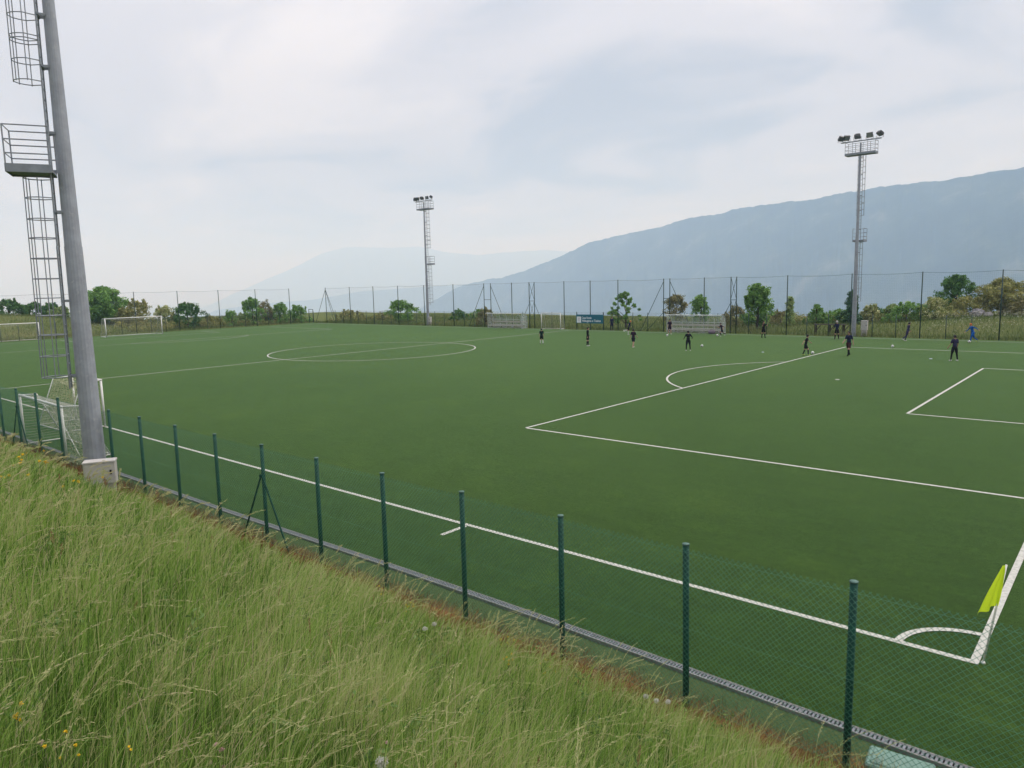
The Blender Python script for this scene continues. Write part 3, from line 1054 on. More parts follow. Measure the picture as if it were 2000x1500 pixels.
# the nets lie bundled on the ground beside the mast
nb_ = MB()
net_sheet(nb_, (1.9, 0.1, 1.0), (3.3, 0.5, 1.1), (3.6, 0.15, 0.06), (2.2, 0.0, 0.03), 16, 14, 0.008, 0.15, 0.06)
nb_.build('bunched_net', m_net2, gB)
sd_ = MB()
sd_.poly([(-2.3, 0.1, 1.85), (-1.2, 0.6, 1.5), (-2.3, 0.9, 1.0)], 0.014, 6)
sd_.poly([(-2.3, 1.2, 0.9), (2.0, 0.5, 0.12)], 0.014, 6)
sd_.build('stay', m_white, gB)

# ------------------------------------------------------------------ dugouts
m_perspex, t, b = new_mat('clear_perspex')
b.inputs['Base Color'].default_value = (0.78, 0.84, 0.83, 1)
b.inputs['Roughness'].default_value = 0.25
tr = t.nodes.new('ShaderNodeBsdfTransparent')
tr.inputs['Color'].default_value = (0.86, 0.90, 0.89, 1)
co = obj_co(t)
k = ramp(t, noise_tex(t, 3.0, 4, 0.6, co), [(0.3, (0.16, 0.16, 0.16)), (0.7, (0.36, 0.36, 0.36))])
mx = t.nodes.new('ShaderNodeMixShader')
t.links.new(k, mx.inputs[0])
t.links.new(tr.outputs[0], mx.inputs[1])
t.links.new(b.outputs[0], mx.inputs[2])
t.links.new(mx.outputs[0], t.nodes['Material Output'].inputs['Surface'])
m_alu = paint('aluminium_profile', (0.50, 0.52, 0.52), 0.45, 0.5, 0.08, 3)
m_seat = paint('pale_bench_plank', (0.38, 0.37, 0.34), 0.6, 0, 0.15, 5)
def dugout(label, loc, L_, bays):
    d = thing('dugout_shelter', label, 'dugout', loc, 0, 'team dugouts along the far fence')
    prof = [(-0.95, 1.93), (-0.5, 2.0), (0.0, 1.96), (0.35, 1.78), (0.55, 1.5), (0.62, 1.1), (0.62, 0.05)]
    for i in range(bays + 1):
        x = -L_ / 2 + L_ * i / bays
        mb = MB()
        mb.poly([(x, p[0], p[1]) for p in prof], 0.024, 6)
        mb.poly([(x, 0.62, 0.03), (x, -0.55, 0.03)], 0.024, 6)
        if i in (0, bays):
            mb.poly([(x, -0.55, 0.03), (x, -0.55, 1.98)], 0.024, 6)
        mb.build('frame_rib', m_alu, d)
        if i < bays:
            x2 = -L_ / 2 + L_ * (i + 1) / bays
            pn = MB()
            P = []
            for p in prof:
                P += [(x + 0.03, p[0], p[1] + 0.01), (x2 - 0.03, p[0], p[1] + 0.01)]
            pn.add(P, [(2 * k_, 2 * k_ + 1, 2 * k_ + 3, 2 * k_ + 2) for k_ in range(len(prof) - 1)])
            pn.build('perspex_panel', m_perspex, d, True)
    for s_ in (-1, 1):
        ep = MB()
        x = s_ * (L_ / 2 + 0.012)
        q = [(x, p[0], p[1]) for p in prof[1:]] + [(x, -0.5, 0.05)]
        ep.add(q, [tuple(range(len(q)))])
        ep.build('end_panel', m_perspex, d)
    for (y, z) in ((-0.95, 1.93), (0.62, 1.1), (0.62, 0.05)):
        MB().poly([(-L_ / 2, y, z), (L_ / 2, y, z)], 0.026, 6).build('rail', m_alu, d)
    for (y, z, hh) in ((0.28, 0.45, 0.04), (0.02, 0.45, 0.04)):
        MB().box((0, y, z), (L_ - 0.1, 0.22, hh)).build('seat_plank', m_seat, d)
    MB().box((0, 0.46, 0.82), (L_ - 0.1, 0.035, 0.20)).build('backrest_plank', m_seat, d)
    for i in range(4):
        x = -L_ / 2 + 0.5 + (L_ - 1.0) * i / 3
        lg = MB()
        lg.box((x, 0.15, 0.215), (0.05, 0.4, 0.42))
        lg.build('seat_leg', m_alu, d)
    MB().box((0, -0.58, 0.35), (L_, 0.02, 0.16)).build('kick_board', m_seat, d)
    return d
dugout('clear-roofed dugout at the far fence between the distant mast and the small goal', (-62.0, 60.85, 0), 5.9, 5)
dugout('longer clear-roofed dugout behind the players, between braced posts and lattice tower', (-35.1, 60.95, 0), 6.3, 5)

# ------------------------------------------------------------------ sponsor board
m_teal = paint('teal_print', (0.008, 0.115, 0.17), 0.5, 0, 0.06, 2)
m_wprint = paint('white_print', (0.72, 0.76, 0.78), 0.6, 0, 0.03, 3)
m_lilac = paint('lilac_grey_print', (0.38, 0.30, 0.40), 0.6, 0, 0.05, 3)
sg = thing('sponsor_board', 'teal sponsor board with white lettering hung on the far fence', 'sign', (-49.35, 61.56, 0))
MB().bbox((0, 0, 1.30), (3.95, 0.03, 1.06), 0.004).build('panel', m_teal, sg)
MB().box((-1.55, -0.019, 1.20), (0.62, 0.006, 0.74)).build('logo_square', m_wprint, sg)
lg = MB()
lg.box((-1.63, -0.024, 1.20), (0.05, 0.004, 0.44))
lg.box((-1.49, -0.024, 1.40), (0.32, 0.004, 0.05))
lg.box((-1.45, -0.024, 1.17), (0.05, 0.004, 0.36))
lg.build('logo_mark', m_lilac, sg)
def lettering(text, width, hgt, x, z, parent):
    cu = bpy.data.curves.new('lettering', 'FONT')
    cu.body = text
    cu.size = 1.0
    cu.extrude = 0.004
    cu.offset = 0.012
    o = bpy.data.objects.new('lettering', cu)
    COL.objects.link(o)
    bpy.context.view_layer.update()
    dg = bpy.context.evaluated_depsgraph_get()
    me = bpy.data.meshes.new_from_object(o.evaluated_get(dg))
    bpy.data.objects.remove(o)
    xs_ = [v.co.x for v in me.vertices]
    ys_ = [v.co.y for v in me.vertices]
    sx_ = width / (max(xs_) - min(xs_))
    sy_ = hgt / (max(ys_) - min(ys_))
    x0_, y0_ = min(xs_), min(ys_)
    for v in me.vertices:
        v.co = Vector((x + (v.co.x - x0_) * sx_, -0.020 - v.co.z, z + (v.co.y - y0_) * sy_))
    me.materials.clear()
    me.materials.append(m_wprint)
    return place('lettering', me, parent)
lettering('Cassa Rurale', 1.42, 0.27, -1.12, 1.30, sg)
lettering('Valsugana e Tesino', 2.75, 0.36, -1.12, 0.86, sg)
for s_ in (-1.94, 1.94):
    MB().poly([(s_, 0.04, -0.1), (s_, 0.04, 2.15)], 0.03, 8).build('post', m_greenf, sg)

# ------------------------------------------------------------------ corner flag, valve box, table, bag, markers
m_flag, t, b = new_mat('fluorescent_flag_cloth')
b.inputs['Base Color'].default_value = (0.72, 0.90, 0.03, 1)
b.inputs['Roughness'].default_value = 0.8
trn = t.nodes.new('ShaderNodeBsdfTranslucent')
trn.inputs['Color'].default_value = (0.74, 0.92, 0.05, 1)
mx = t.nodes.new('ShaderNodeMixShader')
mx.inputs[0].default_value = 0.45
t.links.new(b.outputs[0], mx.inputs[1])
t.links.new(trn.outputs[0], mx.inputs[2])
t.links.new(mx.outputs[0], t.nodes['Material Output'].inputs['Surface'])
m_pole = paint('white_flag_pole', (0.72, 0.72, 0.68), 0.4)
cf = thing('corner_flag', 'limp fluorescent yellow flag on a white pole at the near corner', 'corner flag', (0.10, 0.05, 0))
MB().poly([(0, 0, 0), (0, 0, 0.03)], [0.035, 0.02], 12).build('base', m_pole, cf, True)
MB().poly([(0, 0, 0.0), (0.18, 0.155, 1.47)], 0.014, 10).build('pole', m_pole, cf, True)
fl = MB()
nu, nv = 10, 14
P = []
for j in range(nv + 1):
    v = j / nv
    for i in range(nu + 1):
        u = i / nu
        ph = Vector((0.18, 0.155, 1.46)) + Vector((-0.18, -0.155, -1.47)).normalized() * (0.60 * v)
        wid = 0.05 + 0.23 * v
        fold = 0.030 * math.sin(u * 10 + v * 2.5) * (0.3 + v)
        dirx = -CR[:2] * 0.95
        q = ph + Vector((dirx[0] * wid * u + 0.66 * fold, dirx[1] * wid * u - 0.75 * fold, -0.13 * u * v))
        P.append(q)
fl.add(P, [(j * (nu + 1) + i, j * (nu + 1) + i + 1, (j + 1) * (nu + 1) + i + 1, (j + 1) * (nu + 1) + i) for j in range(nv) for i in range(nu)])
fl.build('flag', m_flag, cf, True)

m_valve = paint('faded_green_plastic', (0.13, 0.23, 0.19), 0.6, 0, 0.15, 6)
vb = thing('valve_box', 'faded green irrigation valve box lid in the verge by the corner post', 'valve box', (-0.25, -3.14, 0), R(6))
MB().bbox((0, 0, -0.005), (0.68, 0.42, 0.07), 0.02).build('rim', m_valve, vb)
MB().bbox((0, 0, 0.034), (0.58, 0.33, 0.02), 0.012).build('lid', m_valve, vb)

m_wood = paint('dark_weathered_wood', (0.055, 0.045, 0.035), 0.85, 0, 0.3, 4, 0.2)
tb = thing('wooden_table', 'dark weathered wooden table behind the far fence, left of the mast', 'table', (-22.0, 63.6, 0.0), R(4))
for k_ in range(4):
    MB().box((0, -0.3 + 0.2 * k_, 0.98), (3.0, 0.18, 0.05)).build('plank', m_wood, tb)
for x in (-1.3, 0.0, 1.3):
    for y in (-0.28, 0.28):
        MB().box((x, y, 0.45), (0.10, 0.10, 1.0)).build('leg', m_wood, tb)
    cb = MB()
    cb.box((x, 0, 0.90), (0.08, 0.7, 0.08))
    cb.poly([(x, -0.28, 0.2), (x + 0.5, -0.28, 0.9)], 0.035, 4)
    cb.build('brace', m_wood, tb)

m_bag = paint('grey_lilac_fabric', (0.17, 0.14, 0.18), 0.9)
bg = thing('kit_bag', 'grey kit bag on the grass at the end of the longer dugout', 'bag', (-32.75, 60.0, 0), R(20))
bm_ = MB()
bm_.poly([(-0.36, 0, 0.19), (-0.30, 0, 0.2), (0, 0, 0.21), (0.30, 0, 0.2), (0.36, 0, 0.19)], [0.10, 0.18, 0.20, 0.18, 0.10], 12)
bm_.build('body', m_bag, bg, True)
hb = MB()
hb.poly([(-0.16, -0.12, 0.34), (-0.13, -0.06, 0.47), (0.13, -0.06, 0.47), (0.16, -0.12, 0.34)], 0.014, 6)
hb.build('handle', m_black, bg)

m_mark = paint('pale_rubber_marker', (0.42, 0.50, 0.56), 0.7)
for (px_, py_, lab) in ((1490, 688, 'flat pale marker disc on the turf near the penalty arc'), (1818, 701, 'flat pale marker disc left of the player in black trousers')):
    d = px_ray(px_, py_)
    q = CAM + d * (-CAM[2] / d[2])
    mk = MB()
    mk.poly([(0, 0, 0.004), (0, 0, 0.018), (0, 0, 0.035)], [0.11, 0.105, 0.045], 16)
    tag(mk.build('marker_disc', m_mark, None, True, loc=(q[0], q[1], 0)), lab, 'marker', 'training markers')

# ------------------------------------------------------------------ trees and shrubs beyond the fences
m_bark = paint('grey_brown_bark', (0.085, 0.065, 0.048), 0.95, 0, 0.3, 6, 0.1)
LEAF = {
    'dark': leafy('dark_green_leaves', [(0.0, (0.049, 0.121, 0.037)), (0.6, (0.098, 0.217, 0.060)), (1.0, (0.168, 0.316, 0.083))], 0.25),
    'mid': leafy('mid_green_leaves', [(0.0, (0.092, 0.197, 0.049)), (0.6, (0.175, 0.332, 0.076)), (1.0, (0.291, 0.466, 0.114))], 0.3),
    'olive': leafy('olive_leaves', [(0.0, (0.146, 0.171, 0.058)), (0.5, (0.278, 0.289, 0.095)), (1.0, (0.450, 0.405, 0.154))], 0.3),
    'pale': leafy('pale_green_leaves', [(0.0, (0.159, 0.249, 0.083)), (0.6, (0.291, 0.393, 0.142)), (1.0, (0.530, 0.576, 0.282))], 0.3),
    'rust': leafy('rusty_olive_leaves', [(0.0, (0.131, 0.138, 0.062)), (0.5, (0.237, 0.231, 0.103)), (1.0, (0.338, 0.294, 0.158))], 0.35),
    'bloom': leafy('blossoming_leaves', [(0.0, (0.185, 0.249, 0.083)), (0.55, (0.345, 0.380, 0.142)), (0.8, (0.635, 0.604, 0.329)), (1.0, (1.015, 0.964, 0.616))], 0.3),
    'pine': leafy('blue_green_needles', [(0.0, (0.037, 0.095, 0.052)), (0.6, (0.069, 0.158, 0.080)), (1.0, (0.131, 0.235, 0.106))], 0.15),
}
def leaf_cloud(C_, n_per, rad, size, seed, up=0.35):
    """kite-shaped leaf sprays round the clump centres C_"""
    rg = np.random.default_rng(seed)
    K = len(C_)
    n = K * n_per
    idx = np.repeat(np.arange(K), n_per)
    d = rg.normal(size=(n, 3))
    d /= np.linalg.norm(d, axis=1)[:, None]
    rr = rad[idx] * rg.random(n) ** 0.45
    ctr = C_[idx] + d * rr[:, None] * np.array([1, 1, 0.8])
    nr = d + rg.normal(size=(n, 3)) * 0.9
    nr[:, 2] += up
    nr /= np.linalg.norm(nr, axis=1)[:, None]
    a = np.cross(nr, rg.normal(size=(n, 3)))
    a /= np.linalg.norm(a, axis=1)[:, None] + 1e-9
    b_ = np.cross(nr, a)
    s = size * rg.uniform(0.6, 1.35, n)
    L_ = a * s[:, None]
    Wd = b_ * (s * 0.42)[:, None]
    bend = nr * (s * 0.15)[:, None]
    V = np.stack([ctr - L_ - bend, ctr + Wd, ctr + L_ - bend, ctr - Wd], 1).reshape(-1, 3)
    F = np.arange(4 * n).reshape(-1, 4)
    clump = rg.random(K)[idx] * 0.38
    v = np.clip(clump + rg.random(n) ** 1.2 * 0.66, 0, 1)
    return V, F, np.repeat(v, 4)
def tree(label, name, cat, kind, mat, X, Y, ztop, width, seed, zbase=None, n_leaf=1500, trunk_h=0.25, leaf=0.15, depth=None):
    rg = np.random.default_rng(seed)
    z0 = float(land_z(X, Y)) if zbase is None else zbase
    H = ztop - z0
    tr_ = thing(name, label, cat, (X, Y, z0), 0, 'trees and shrubs beyond the fences')
    cz0 = H * trunk_h
    ch = H - cz0
    width *= 1.22 if kind == 'bush' else 1.08
    rx = width / 2
    ry = (depth or width) / 2
    clumps = []
    rads = []
    def inside(K, prof, cr_, lo=0.0):
        """clumps filling a body of revolution with radius profile prof(u), crowded towards the surface"""
        for i in range(K):
            u = lo + (1 - lo) * (i + rg.random()) / K
            th = rg.uniform(0, 2 * PI)
            lump = 1 + 0.24 * math.sin(3 * th + seed + 4 * u) + 0.14 * math.sin(5 * th + seed * 2 - 7 * u)
            f = rg.uniform(0.15, 1.0) ** 0.5 * prof(u) * lump
            clumps.append(np.array([max(rx - cr_ * 0.5, 0.3 * rx) * f * math.cos(th), max(ry - cr_ * 0.5, 0.3 * ry) * f * math.sin(th), cz0 + (ch - cr_ * 0.6) * u]))
            rads.append(cr_ * rg.uniform(0.65, 1.2))
    if kind == 'round':
        inside(90, lambda u: math.sqrt(max(0.02, 1 - (2 * u * 0.96 - 0.86) ** 2)), 0.13 * ch + 0.06 * rx)
    elif kind == 'bush':
        inside(60, lambda u: math.sqrt(max(0.03, 1 - (u * 1.02) ** 2.2)) * (0.82 + 0.18 * math.sin(PI * u)), 0.14 * ch + 0.06 * rx)
        for _ in range(20):       # side lobes and shoots of uneven length
            th = rg.uniform(0, 2 * PI)
            f = rg.uniform(0.25, 1.12)
            top = (1.0 - 0.75 * f * f) * rg.uniform(0.85, 1.12)
            for k_ in range(4):
                clumps.append(np.array([rx * f * math.cos(th), ry * f * math.sin(th), max(0.05 * ch, cz0 + ch * (top - 0.09 * (3 - k_)))]))
                rads.append((0.05 + 0.03 * rg.random()) * ch + 0.03)
    elif kind == 'cone':
        inside(64, lambda u: (1 - u) ** 0.75 * (0.8 + 0.2 * math.cos(u * 40)) + 0.03, 0.07 * ch + 0.08)
    elif kind == 'sparse':
        inside(52, lambda u: max(0.05, math.sin(PI * (0.16 + 0.80 * u)) ** 0.8 * (1.05 - 0.4 * u)), 0.050 * ch + 0.08)
    elif kind == 'vase':
        inside(70, lambda u: max(0.06, 0.55 + 0.50 * math.sin(PI * (0.10 + 0.80 * u))) * (1 - 0.42 * u ** 1.5), 0.10 * ch + 0.07 * rx)
        for _ in range(16):       # upright shoots break the outline
            th = rg.uniform(0, 2 * PI)
            f = rg.uniform(0.05, 0.62)
            for k_ in range(4):
                clumps.append(np.array([rx * f * math.cos(th) * (1 + 0.06 * k_), ry * f * math.sin(th) * (1 + 0.06 * k_), cz0 + ch * (0.98 - 0.95 * f * f - 0.075 * (3 - k_))]))
                rads.append(0.05 * ch)
    clumps = np.array(clumps)
    rads = np.array(rads)
    V, F, v = leaf_cloud(clumps, max(10, int(1.9 * n_leaf / len(clumps))), rads, leaf, seed)
    # trunk and limbs reach into the clumps
    tk = MB()
    r0 = 0.022 * H + 0.03
    bend = rg.uniform(-0.05, 0.05, 2) * H
    topz = cz0 + ch * (0.62 if kind != 'cone' else 0.92)
    pts = [(0, 0, -0.2), (bend[0] * 0.2, bend[1] * 0.2, cz0 * 0.5), (bend[0] * 0.6, bend[1] * 0.6, cz0 + ch * 0.2), (bend[0], bend[1], topz)]
    tk.poly(pts, [r0 * 1.25, r0, r0 * 0.75, r0 * 0.22], 7)
    order = rg.permutation(len(clumps))[:14]
    for j in order:
        c_ = clumps[j]
        zz_ = min(max(c_[2] - 0.25 * ch, cz0 * 0.7), topz * 0.95)
        u = zz_ / topz
        a = Vector((bend[0] * u, bend[1] * u, zz_))
        m_ = a.lerp(Vector(c_), 0.5) + Vector((0, 0, 0.04 * ch))
        tk.poly([a, m_, Vector(c_)], [r0 * 0.34, r0 * 0.22, r0 * 0.08], 5)
    tk.build('trunk', m_bark, tr_, True)
    o = place('crown', np_mesh('crown', V, F, LEAF[mat], {'v': v}), tr_)
    return tr_
S = 'shrub'
T = 'tree'
# behind the far goal line
tree('big round dark green tree just right of the near mast, behind the goal', 'round_tree', T, 'round', 'mid', -124, 34.3, 7.0, 7.0, 1, n_leaf=6500, trunk_h=0.10, leaf=0.20)
tree('dark shrub at the left edge of the picture on the meadow crest', 'meadow_shrub', S, 'bush', 'dark', -140, 25.6, 5.3, 4.6, 2, n_leaf=2200, trunk_h=0.02, leaf=0.2)
tree('low dark shrub behind the mast ladder on the meadow crest', 'meadow_shrub', S, 'bush', 'dark', -140, 29.2, 4.6, 3.2, 3, n_leaf=1200, trunk_h=0.02, leaf=0.2)
tree('small grey-green shrub seen between the ladder cage bars', 'meadow_shrub', S, 'bush', 'dark', -138, 31.2, 4.5, 2.8, 4, n_leaf=1100, trunk_h=0.02, leaf=0.2)
tree('pale bush tucked left of the near mast behind the ladder', 'meadow_shrub', S, 'bush', 'pale', -130, 30.1, 3.9, 3.0, 5, n_leaf=1200, trunk_h=0.02, leaf=0.18)
tree('yellowish bush immediately right of the big round tree', 'meadow_shrub', S, 'bush', 'olive', -121, 38.2, 4.7, 4.4, 6, n_leaf=2200, trunk_h=0.03, leaf=0.17)
tree('low olive bush between round tree and goal net', 'meadow_shrub', S, 'bush', 'olive', -120, 35.9, 3.4, 3.6, 36, n_leaf=1500, trunk_h=0.03, leaf=0.17)
tree('cream-blossoming hawthorn bush right of the far goal', 'hawthorn_bush', S, 'bush', 'bloom', -117, 40.8, 3.7, 4.0, 7, n_leaf=2000, trunk_h=0.03, leaf=0.16)
tree('dark green spreading shrub between blossoming bush and slim net post', 'broad_shrub', S, 'vase', 'dark', -114, 43.0, 4.1, 5.6, 8, n_leaf=2600, trunk_h=0.08, leaf=0.18)
tree('little green shrub under the fence between two larger shrubs', 'meadow_shrub', S, 'bush', 'mid', -113, 49.8, 2.6, 2.7, 9, n_leaf=900, trunk_h=0.04, leaf=0.15)
tree('tall leafy shrub with upright shoots behind the far corner fence', 'broad_shrub', S, 'vase', 'mid', -113, 53.6, 4.6, 4.6, 10, n_leaf=2400, trunk_h=0.06, leaf=0.17)
tree('rust-tinged shrub behind the far corner, right of the tall shrub', 'broad_shrub', S, 'bush', 'rust', -114, 56.6, 4.0, 3.2, 11, n_leaf=1300, trunk_h=0.04, leaf=0.16)
tree('mid green bush near the far corner of the fences', 'meadow_shrub', S, 'bush', 'mid', -113, 58.9, 3.5, 3.8, 12, n_leaf=1700, trunk_h=0.04, leaf=0.16)
tree('last green bush before the gate at the far corner', 'meadow_shrub', S, 'bush', 'mid', -112, 62.0, 3.0, 3.6, 13, n_leaf=1500, trunk_h=0.04, leaf=0.16)
# beyond the far touchline, left to right
tree('low ragged bush right of the tripod net post', 'meadow_shrub', S, 'bush', 'olive', -104.0, 67.0, 2.1, 5.2, 14, n_leaf=1500, trunk_h=0.02, leaf=0.15)
tree('lone green tree on the meadow left of the distant mast', 'small_tree', T, 'vase', 'mid', -91.5, 68.0, 3.6, 6.0, 15, n_leaf=2600, trunk_h=0.10, leaf=0.17)
tree('tiny dark bush right of the distant mast', 'meadow_shrub', S, 'bush', 'dark', -82.0, 72.0, 2.0, 2.6, 16, n_leaf=700, trunk_h=0.02, leaf=0.14)
tree('light green bush on the meadow rim, left of the first dugout', 'meadow_shrub', S, 'bush', 'mid', -82.5, 78.0, 1.8, 4.0, 17, n_leaf=1000, trunk_h=0.02, leaf=0.15)
tree('grey-brown bush behind the braced posts by the first dugout', 'meadow_shrub', S, 'bush', 'rust', -68.9, 64.2, 2.5, 2.7, 18, n_leaf=1300, trunk_h=0.08, leaf=0.13)
tree('open young tree with spreading twigs behind the sponsor board', 'young_tree', T, 'sparse', 'mid', -47.0, 66.0, 4.5, 4.2, 19, n_leaf=1500, trunk_h=0.16, leaf=0.15)
tree('olive-brown round tree above the left end of the longer dugout', 'small_tree', T, 'vase', 'rust', -45.0, 75.0, 3.9, 3.5, 20, n_leaf=2200, trunk_h=0.10, leaf=0.13)
tree('bright green upright tree above the middle of the longer dugout', 'small_tree', T, 'vase', 'mid', -41.5, 75.0, 3.8, 2.8, 21, n_leaf=1500, trunk_h=0.12, leaf=0.15)
tree('full leafy tree right of the lattice tower, tallest along the fence', 'leafy_tree', T, 'vase', 'mid', -31.2, 68.0, 5.1, 3.3, 22, n_leaf=4000, trunk_h=0.11, leaf=0.17)
tree('brownish shrub behind the lattice tower', 'meadow_shrub', S, 'bush', 'rust', -34.5, 70.0, 2.6, 3.0, 23, n_leaf=1200, trunk_h=0.03, leaf=0.13)
tree('narrow pale green conical tree right of the leafy tree', 'conical_tree', T, 'cone', 'pale', -29.0, 72.0, 3.6, 1.9, 24, n_leaf=1500, trunk_h=0.04, leaf=0.12)
tree('low rusty bush between leafy tree and conical tree', 'meadow_shrub', S, 'bush', 'rust', -30.8, 74.0, 1.9, 2.6, 25, n_leaf=900, trunk_h=0.02, leaf=0.12)
tree('sparse small tree left of the wooden table', 'small_tree', T, 'sparse', 'mid', -27.4, 76.0, 2.6, 2.2, 26, n_leaf=700, trunk_h=0.12, leaf=0.14)
tree('green hedge bush behind the wooden table', 'hedge_bush', S, 'bush', 'mid', -25.2, 77.0, 2.0, 3.4, 27, n_leaf=1500, trunk_h=0.02, leaf=0.13)
tree('dark layered conifer directly behind the right-hand floodlight mast', 'conifer', T, 'cone', 'pine', -23.5, 76.0, 4.1, 2.6, 28, n_leaf=2200, trunk_h=0.06, leaf=0.15)
tree('pale flowering bush right of the right-hand floodlight mast', 'hawthorn_bush', S, 'bush', 'bloom', -22.0, 78.0, 2.5, 2.4, 29, n_leaf=1200, trunk_h=0.03, leaf=0.12)
tree('pale grey-green bush with upright twigs, middle of the right hedge', 'hedge_bush', S, 'vase', 'pale', -19.8, 78.0, 2.5, 2.2, 30, n_leaf=1000, trunk_h=0.04, leaf=0.12)
tree('fresh green bush left of the tall net post on the right', 'hedge_bush', S, 'bush', 'mid', -18.0, 76.5, 2.8, 3.6, 31, n_leaf=2000, trunk_h=0.03, leaf=0.13)
tree('pale flowering bush below the dark tree on the right', 'hawthorn_bush', S, 'bush', 'bloom', -15.2, 76.5, 3.4, 2.8, 32, n_leaf=1800, trunk_h=0.03, leaf=0.12)
tree('dark green tree with upright shoots, tallest on the right mound', 'dark_tree', T, 'vase', 'dark', -14.6, 84.0, 5.6, 4.8, 33, n_leaf=3600, trunk_h=0.16, leaf=0.15)
tree('grey-olive bush under the dark tree on the right mound', 'broad_shrub', S, 'bush', 'olive', -13.2, 81.0, 3.4, 3.6, 34, n_leaf=1900, trunk_h=0.03, leaf=0.12)
tree('wide olive and rust tree at the right edge of the picture', 'broad_tree', T, 'round', 'olive', -10.2, 83.5, 5.2, 5.4, 35, n_leaf=4200, trunk_h=0.14, leaf=0.15)
tree('rusty bush at the foot of the wide olive tree, far right', 'broad_shrub', S, 'bush', 'rust', -8.2, 81.5, 3.1, 3.4, 37, n_leaf=1600, trunk_h=0.03, leaf=0.12)
tree('low scrub filling the gap right of the dark spreading shrub', 'meadow_shrub', S, 'bush', 'olive', -113.5, 46.6, 1.9, 3.6, 41, n_leaf=1100, trunk_h=0.02, leaf=0.14)
tree('low scrub at the fence foot left of the tall leafy shrub', 'meadow_shrub', S, 'bush', 'pale', -113, 51.6, 2.2, 2.6, 42, n_leaf=900, trunk_h=0.02, leaf=0.14)
tree('thin scrub on the meadow between tripod post and lone tree', 'meadow_shrub', S, 'bush', 'olive', -98.5, 70.0, 1.5, 3.6, 43, n_leaf=800, trunk_h=0.02, leaf=0.13)
tree('low green hedge bush right of the conical tree', 'hedge_bush', S, 'bush', 'mid', -28.2, 79.0, 1.8, 3.0, 44, n_leaf=1200, trunk_h=0.02, leaf=0.12)
tree('dull green hedge bush at the foot of the dark conifer', 'hedge_bush', S, 'bush', 'dark', -21.2, 80.0, 2.0, 3.4, 45, n_leaf=1500, trunk_h=0.02, leaf=0.12)
tree('mixed green bush closing the hedge before the right mound', 'hedge_bush', S, 'bush', 'mid', -16.4, 79.0, 2.6, 3.0, 46, n_leaf=1500, trunk_h=0.02, leaf=0.12)
# low scrub that knits the shrubs together
rg = np.random.default_rng(404)
Xa = -36 + 23 * rg.random(150)
Ya = 77.5 + 4.5 * rg.random(150)
Xb = -111 - 7 * rg.random(130)
Yb = 33 + 31 * rg.random(130)
X, Y = np.concatenate([Xa, Xb]), np.concatenate([Ya, Yb])
hs = 0.25 + 0.75 * np.clip(0.5 + fbm(np.stack([X, Y], 1) / 4.0, 3, 2.0), 0, 1)
C_ = np.stack([X, Y, land_z(X, Y) + hs * 0.75], 1)
V, F, v = leaf_cloud(C_, 70, 0.35 + 0.45 * hs, 0.12, 405)
tag(place('undergrowth', np_mesh('undergrowth', V, F, LEAF['olive'], {'v': v})), 'low mixed scrub between the shrubs behind the far fences', 'scrub', kind='stuff')
# pale rocks at the foot of the olive tree
m_rock = paint('pale_lilac_rock', (0.25, 0.235, 0.245), 0.95, 0, 0.35, 2.5, 0.2, wear=(0.18, 0.18, 0.17))
for i, (X, Y, s, lab) in enumerate(((-11.9, 79.6, 0.62, 'large pale boulder at the foot of the wide olive tree'), (-10.9, 79.3, 0.38, 'smaller pale boulder right of the large one under the olive tree'))):
    bm = bmesh.new()
    bmesh.ops.create_icosphere(bm, subdivisions=4, radius=1.0)
    for v in bm.verts:
        n_ = mnoise.fractal(v.co * 1.3 + Vector((i * 7, 3, 1)), 0.9, 2.1, 5)
        v.co *= 1 + 0.28 * n_
        v.co.x *= s * 1.1
        v.co.y *= s * 0.9
        v.co.z *= s * 0.9
    me = bpy.data.meshes.new('boulder')
    bm.to_mesh(me)
    bm.free()
    me.materials.append(m_rock)
    tag(place('boulder', me, None, (X, Y, float(land_z(X, Y)) + s * 0.45)), lab, 'boulder', 'boulders on the right mound')

# ------------------------------------------------------------------ people
def cloth(name, col):
    return paint(name, col, 0.9, 0, 0.15, 9, 0.15)
M_SKIN = paint('skin', (0.42, 0.25, 0.18), 0.6, 0, 0.08, 6, 0.3)
CL = {k: cloth('cloth_' + k, v) for k, v in dict(black=(0.012, 0.013, 0.016), navy=(0.014, 0.018, 0.045), green=(0.008, 0.022, 0.020), plum=(0.030, 0.014, 0.032), purple=(0.030, 0.026, 0.065), maroon=(0.045, 0.012, 0.016),
    blue=(0.010, 0.085, 0.33), white=(0.65, 0.65, 0.62), grey=(0.20, 0.20, 0.20), lime=(0.40, 0.50, 0.12), orange=(0.5, 0.16, 0.04)).items()}
M_HAIR = {k: paint('hair_' + k, v, 0.6, 0, 0.3, 30, 0.3) for k, v in dict(dark=(0.012, 0.010, 0.009), brown=(0.05, 0.03, 0.018), orange=(0.42, 0.12, 0.03), grey=(0.40, 0.38, 0.36)).items()}
M_EYE = paint('eye_dark', (0.02, 0.015, 0.012), 0.3)

